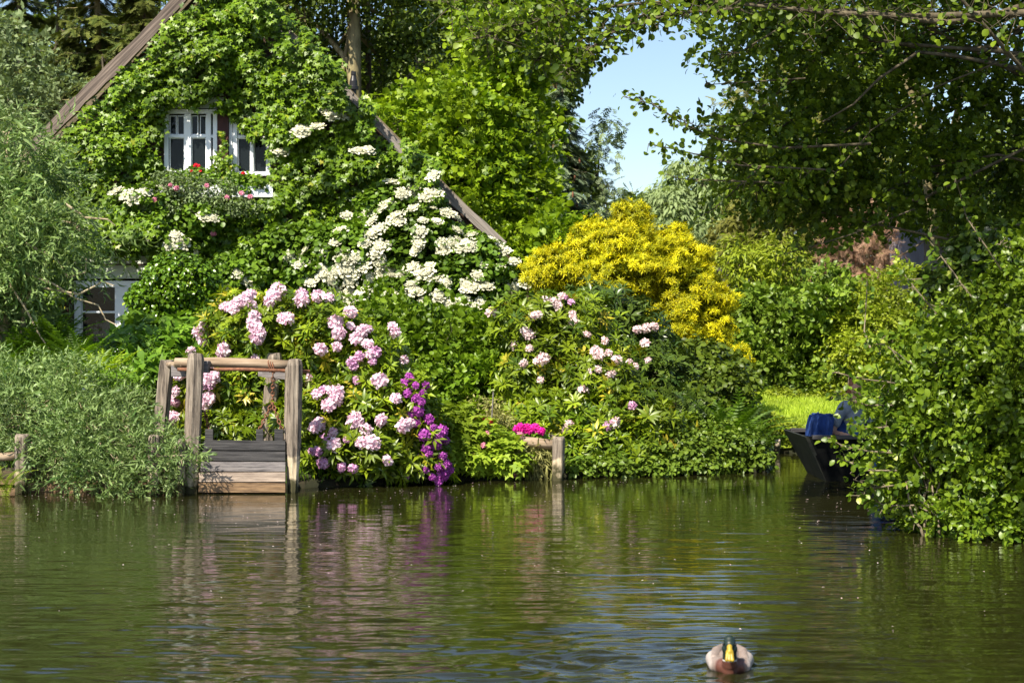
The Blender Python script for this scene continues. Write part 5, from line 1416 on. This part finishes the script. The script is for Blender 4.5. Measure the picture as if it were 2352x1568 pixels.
rev = thing('plank_revetment', P(260, 1120, 16.5), 'dark rotten planks holding the bank under the willow shrub', 'revetment')
for i in range(4):
    a = Acc(); x0 = -60
    for k in range(5):
        a.box(P(x0 + 55 + k * 108, 1078 + i * 15.5 + RS.normal() * 1.5, 16.5 - i * .012), (104 * 16.5 / F, .05, 12.5 * 16.5 / F), [[1, 0, RS.normal() * .02], [0, 1, 0], [0, 0, 1]])
    a.build('plank', 'wetboard' if i > 1 else 'darkboard', rev, bevel=.004)
rv2 = thing('bank_roots', P(1230, 1100, 18.0), 'matted roots and dry grass under the low log rail', 'roots')
a = Acc()
for i in range(50):
    q0 = P(RS.uniform(1196, 1275), RS.uniform(1040, 1070), 18.0); a.tube(wig(q0, P(q0[0] / q0[1] * F + 1176 + RS.normal() * 20, 1108, 17.85), 5, .1), [.012, .01, .008, .007, .005], 5)
X = RS.uniform(.1, .5, 500); p = np.stack([X, np.full(500, 17.98) + RS.normal(size=500) * .05, RS.uniform(.15, .42, 500)], 1)
a.inst(GB, p, A_([0, -.5, -.6]) + RS.normal(size=p.shape) * .6, rnd(500), RS.uniform(.1, .22, 500))
a.build('strands', 'drygrass', rv2)
# thin iron rod among the flowers
a = Acc(); a.tube([P(1128, 990, 18.6), P(1133, 900, 18.6)], .008, 6); tag(a.build('garden_rod', 'greyboard'), 'thin grey garden rod standing in the dark gap above the cranesbill', 'rod')

# ================================================================== PUNT WITH PASSENGERS
bo = thing('punt', A_([6.5, 18.3, 0]), 'long black wooden punt half hidden behind the sunlit bush', 'boat')
BX = P(1874, 1105, 17.6)[0]; W_ = 1.2; LB = 7.5
st_ = [(-.12, .52, .0), (.06, .50, -.12), (.5, .50, -.15), (2, .48, -.16), (5, .48, -.16), (6.8, .5, -.13), (7.5, .54, .05)]
V = []
for u, zt, zb in st_:
    x = BX + u; f_ = .10
    xb_ = x + (.25 if u < 0 else .12 if u < .1 else 0)
    V += [[x, 17.6 - f_, zt], [xb_, 17.66, zb], [xb_, 17.54 + W_, zb], [x, 17.6 + W_ + f_, zt], [x, 17.6 + W_ + f_ - .05, zt], [xb_ + .02, 17.5 + W_, zb + .06], [xb_ + .02, 17.70, zb + .06], [x, 17.6 - f_ + .05, zt]]
T = []; ns = len(st_)
for i in range(ns - 1):
    for j in range(8):
        q = i * 8 + j; r_ = i * 8 + (j + 1) % 8; T += [(q, r_, r_ + 8), (q, r_ + 8, q + 8)]
T += [(a_ + o_, b_ + o_, c_ + o_) for o_, fl in ((0, 0), ((ns - 1) * 8, 1)) for a_, b_, c_ in ((0, 7, 6), (0, 6, 1), (1, 6, 5), (1, 5, 2), (2, 5, 4), (2, 4, 3))]
a = Acc(); a.add(V, T); a.build('hull', 'tarhull', bo)
for nm, x, lean, mt in (('bow', BX - .13, 0, 'hullend'), ('stern', BX + 7.5, 0, 'hullend')):
    a = Acc()
    if nm == 'bow': a.add([[x - .01, 17.49, .51], [x - .01, 17.61 + W_ + .1, .51], [x + .255, 17.54 + W_, -.01], [x + .255, 17.65, -.01], [x + .03, 17.49, .51], [x + .03, 17.61 + W_ + .1, .51], [x + .29, 17.54 + W_, -.01], [x + .29, 17.65, -.01]],
                          [(0, 1, 2), (0, 2, 3), (4, 6, 5), (4, 7, 6), (0, 4, 5), (0, 5, 1), (3, 2, 6), (3, 6, 7), (0, 3, 7), (0, 7, 4), (1, 5, 6), (1, 6, 2)])
    else: a.box((x, 17.6 + W_ / 2, .3), (.05, W_ + .12, .5))
    a.build(nm, mt, bo)
a = Acc()
for yy in (17.47, 17.63 + W_): a.box((BX + 3.72, yy + .03, .505), (7.56, .09, .045))
a.build('gunwale', 'tarboard', bo, bevel=.006)
for k, (u, lab) in enumerate(((.12, 'foremost bench with a tall back under a blue cloth'), (1.9, ''), (3.4, ''), (4.9, ''))):
    a = Acc(); a.box((BX + u + .25, 17.6 + W_ / 2, .34), (.34, W_ - .1, .05)); a.box((BX + u + .05, 17.6 + W_ / 2, .53), (.05, W_ - .1, .38), [[cos(.14), 0, sin(.14)], [0, 1, 0], [-sin(.14), 0, cos(.14)]])
    b1 = a.build('bench', 'bluecloth' if k == 0 else 'greyboard', bo, bevel=.012)
    if lab: b1['label'] = lab
# blue blanket draped over the first bench
bk = thing('blue_blanket', A_([BX + .1, 18.4, .4]), 'dark blue blanket piled over the front bench of the punt', 'blanket')
a = Acc(); nu, nv = 26, 26; u, v = np.meshgrid(np.linspace(-1, 1, nu), np.linspace(-1, 1, nv))
sq_ = np.maximum(np.abs(u), np.abs(v)); hgt = .38 * np.clip((1.0 - sq_) / .22, 0, 1) ** .35
X = BX + .24 + u * .19 + .01 * np.sin(v * 9); Y = 18.22 + v * .42 + .01 * np.sin(u * 8)
Zb = .33 + hgt * (1 + .05 * np.sin(u * 5 + v * 4) - .10 * (u > .2) * (v < 0)) + .006 * RS.normal(size=u.shape)
a.add(np.stack([X, Y, Zb], -1).reshape(-1, 3), gridtri(nv, nu)); a.build('cloth', 'bluecloth', bk, smooth=True)


def capsules(name, bones, mat, parent, vox=.011, smooth=6):
    """one continuous surface grown over tapering bones"""
    a = Acc()
    for p0, p1, r0, r1 in bones:
        p0 = A_(p0, float); p1 = A_(p1, float); n = max(2, int(np.linalg.norm(p1 - p0) / (min(r0, r1) * .5)) + 1)
        n = min(n, 14)
        for t in np.linspace(0, 1, n): a.ball(p0 + (p1 - p0) * t, [r0 + (r1 - r0) * t] * 3, 12, 8)
    o = a.build(name, mat, parent)
    m = o.modifiers.new('remesh', 'REMESH'); m.mode = 'VOXEL'; m.voxel_size = vox; m.use_smooth_shade = True
    if smooth: s = o.modifiers.new('smooth', 'SMOOTH'); s.factor = .5; s.iterations = smooth
    return o


def seated(label, org, face, shirt, hair, cap=None, arm_out=0):
    """seated figure; org = seat point, face = heading in degrees"""
    t = thing('person', A_(org), label, 'person'); c, s = cos(radians(face)), sin(radians(face))
    O = A_(org, float)
    def W(x, y, z): return O + A_([x * c - y * s, x * s + y * c, z])   # x forward, y left
    bones = [(W(0, -.09, .09), W(0, .09, .09), .10, .10), (W(0, 0, .1), W(-.02, 0, .36), .125, .13), (W(-.02, -.1, .43), W(-.02, .1, .43), .085, .085), (W(-.01, 0, .46), W(.02, 0, .57), .055, .05),
             (W(.03, 0, .64), W(.03, 0, .68), .075, .085), (W(.055, 0, .60), W(.07, 0, .585), .055, .03), (W(.12, 0, .635), W(.122, 0, .625), .012, .014)]
    sh = [(W(0, 0, .12), W(-.02, 0, .36), .135, .14), (W(-.02, -.11, .43), W(-.02, .11, .43), .095, .095), (W(0, -.07, .1), W(0, .07, .1), .115, .115)]
    tr = [(W(0, -.09, .08), W(0, .09, .08), .115, .115)]
    ft = []
    for g in (-1, 1):
        S = W(-.02, g * .17, .43); E = W(.02 - (.10 if g == arm_out else 0), g * (.26 + .02), .16); H = W(.24, g * .16, .10)
        bones += [(S, E, .05, .038), (E, H, .037, .026), (H, H + W(.05, -g * .01, 0) - O, .03, .028)]
        hd = W(.30, g * .15, .095)
        for f_ in range(4):
            o1 = W(.30, g * (.15 - .03 + f_ * .019), .10); o2 = W(.335 + .006 * (f_ in (1, 2)), g * (.15 - .032 + f_ * .02), .092); o3 = W(.35 + .008 * (f_ in (1, 2)), g * (.15 - .03 + f_ * .02), .068)
            bones += [(o1, o2, .0095, .009), (o2, o3, .009, .008)]
        bones += [(W(.26, g * .12, .10), W(.295, g * .095, .09), .012, .010)]
        sh += [(S, S + (E - S) * .62, .064, .058)]
        K = W(.42, g * .12, .10); A1 = W(.44, g * .12, -.26); bones += [(W(.05, g * .09, .08), K, .08, .055), (K, A1, .052, .036)]
        tr += [(W(.05, g * .09, .08), K, .094, .068), (K, W(.44, g * .12, -.22), .065, .055)]
        ft += [(W(.43, g * .12, -.285), W(.56, g * .13, -.30), .04, .035)]
        bones += [(W(.025, g * .083, .645), W(.03, g * .088, .66), .012, .018)]
    capsules('body', bones, 'skin', t, .009, 3)
    capsules('shirt', sh, shirt, t); capsules('trousers', tr, 'jeans', t); capsules('shoes', ft, 'dark', t)
    capsules('hair', [(W(.01, 0, .665), W(.015, 0, .70), .086, .088), (W(-.02, 0, .62), W(-.01, 0, .66), .075, .085)], hair, t)
    a = Acc()
    for g in (-1, 1): a.ball(W(.113, g * .032, .66), [.011] * 3, 8, 6)
    a.build('eyes', 'dark', t)
    if cap:
        capsules('cap', [(W(.02, 0, .715), W(.02, 0, .735), .09, .075), (W(.09, -.03, .715), W(.15, -.03, .705), .018, .012), (W(.09, .03, .715), W(.15, .03, .705), .018, .012), (W(.09, 0, .715), W(.16, 0, .708), .02, .012)], cap, t)
    return t


seated('person with reddish hair and grey-blue shirt seated at the bow of the punt', (BX + .5, 17.93, .38), -55, 'shirt', 'redhair', arm_out=-1)
seated('person in a grey cap and bright blue shirt seated second in the punt', (BX + .95, 18.45, .38), -60, 'blueshirt', 'greyhair', 'greycap')

# ================================================================== DUCK
dk = thing('duck', A_([DX, DY, 0]), 'drake mallard swimming towards the camera with a yellow bill and dark green head', 'duck')
dx, dy = DX, DY
HA = math.atan2(DX, DY)
def D(x, y, z): return A_([dx + x * cos(HA) + y * sin(HA), dy + y * cos(HA) - x * sin(HA), z])
bones = [(D(0, -.02, .032), D(0, .12, .046), .046, .050), (D(0, .12, .046), D(0, .30, .050), .050, .022), (D(0, .30, .050), D(0, .37, .070), .022, .010), (D(0, -.045, .012), D(0, -.03, .03), .040, .045)]
for g in (-1, 1):
    bones += [(D(g * .066, .02, .022), D(g * .076, .12, .030), .038, .044), (D(g * .076, .12, .030), D(g * .03, .28, .040), .044, .024), (D(g * .03, -.02, .025), D(g * .066, .02, .022), .042, .038)]
bones += [(D(0, -.06, .045), D(0, -.085, .105), .037, .035), (D(0, -.085, .105), D(0, -.088, .160), .034, .030), (D(0, -.088, .160), D(0, -.108, .148), .029, .026), (D(-.011, -.093, .125), D(.011, -.093, .125), .028, .028)]
body = capsules('body', bones, 'skin', dk, .0055, 5)
m, n, l, b = newmat('duckbody')
tc = n.new('ShaderNodeTexCoord'); sx = n.new('ShaderNodeSeparateXYZ'); l.new(tc.outputs['Object'], sx.inputs[0])
def mrange(src, a0, a1, b0=0, b1=1):
    r = n.new('ShaderNodeMapRange'); r.inputs[1].default_value = a0; r.inputs[2].default_value = a1; r.inputs[3].default_value = b0; r.inputs[4].default_value = b1; l.new(src, r.inputs[0]); return r.outputs[0]
def mixc(f, c1, c2):
    r = n.new('ShaderNodeMixRGB'); l.new(f, r.inputs[0])
    for i, c in ((1, c1), (2, c2)):
        if isinstance(c, tuple): r.inputs[i].default_value = (*c, 1)
        else: l.new(c, r.inputs[i])
    return r.outputs[0]
no = n.new('ShaderNodeTexNoise'); no.inputs['Scale'].default_value = 70; l.new(tc.outputs['Object'], no.inputs['Vector'])
base = mixc(no.outputs[0], (.13, .10, .085), (.32, .25, .215))
sh_ = n.new('ShaderNodeMath'); sh_.operation = 'MULTIPLY_ADD'; l.new(sx.outputs[1], sh_.inputs[0]); sh_.inputs[1].default_value = -math.tan(HA); l.new(sx.outputs[0], sh_.inputs[2])
ax_ = n.new('ShaderNodeMath'); ax_.operation = 'SUBTRACT'; l.new(sh_.outputs[0], ax_.inputs[0]); ax_.inputs[1].default_value = dx - dy * math.tan(HA)
ab = n.new('ShaderNodeMath'); ab.operation = 'ABSOLUTE'; l.new(ax_.outputs[0], ab.inputs[0])
side = mrange(ab.outputs[0], .082, .098); base = mixc(side, base, (.38, .33, .30))
br1 = mrange(sx.outputs[1], dy + .0, dy - .03); br2 = mrange(sx.outputs[2], .085, .06); br3 = mrange(ab.outputs[0], .085, .065)
mm = n.new('ShaderNodeMath'); mm.operation = 'MULTIPLY'; l.new(br1, mm.inputs[0]); l.new(br2, mm.inputs[1])
mm2 = n.new('ShaderNodeMath'); mm2.operation = 'MULTIPLY'; l.new(mm.outputs[0], mm2.inputs[0]); l.new(br3, mm2.inputs[1])
base = mixc(mm2.outputs[0], base, (.10, .035, .022))
hn0 = mrange(sx.outputs[1], dy - .035, dy - .045)
hx = mrange(ab.outputs[0], .042, .038); hm = n.new('ShaderNodeMath'); hm.operation = 'MULTIPLY'; l.new(hn0, hm.inputs[0]); l.new(hx, hm.inputs[1]); hn = hm.outputs[0]
col_w = mrange(sx.outputs[2], .062, .064); mm3 = n.new('ShaderNodeMath'); mm3.operation = 'MULTIPLY'; l.new(hn, mm3.inputs[0]); l.new(col_w, mm3.inputs[1])
base = mixc(mm3.outputs[0], base, (.55, .52, .48))
hd_ = mrange(sx.outputs[2], .070, .072); mm4 = n.new('ShaderNodeMath'); mm4.operation = 'MULTIPLY'; l.new(hn, mm4.inputs[0]); l.new(hd_, mm4.inputs[1])
base = mixc(mm4.outputs[0], base, (.008, .018, .014))
l.new(base, b.inputs['Base Color']); b.inputs['Roughness'].default_value = .5
body.data.materials[0] = m
a = Acc()
for g in (-1, 1):
    pass
capsules('bill', [(D(0, -.125, .142), D(0, -.143, .118), .014, .014), (D(-.009, -.141, .120), D(-.014, -.164, .084), .010, .009), (D(.009, -.141, .120), D(.014, -.164, .084), .010, .009), (D(0, -.141, .120), D(0, -.164, .084), .010, .009)], 'bill', dk, .003, 3)
a = Acc()
for g in (-1, 1): a.ball(D(g * .029, -.112, .150), [.0055] * 3, 8, 6)
a.build('eyes', 'dark', dk, smooth=True)
for g in (-1, 1):
    o = capsules('wing', [(D(g * .074, .05, .048), D(g * .064, .16, .058), .022, .028), (D(g * .064, .16, .058), D(g * .02, .33, .066), .028, .010)], 'duckbody', dk, .006, 4)
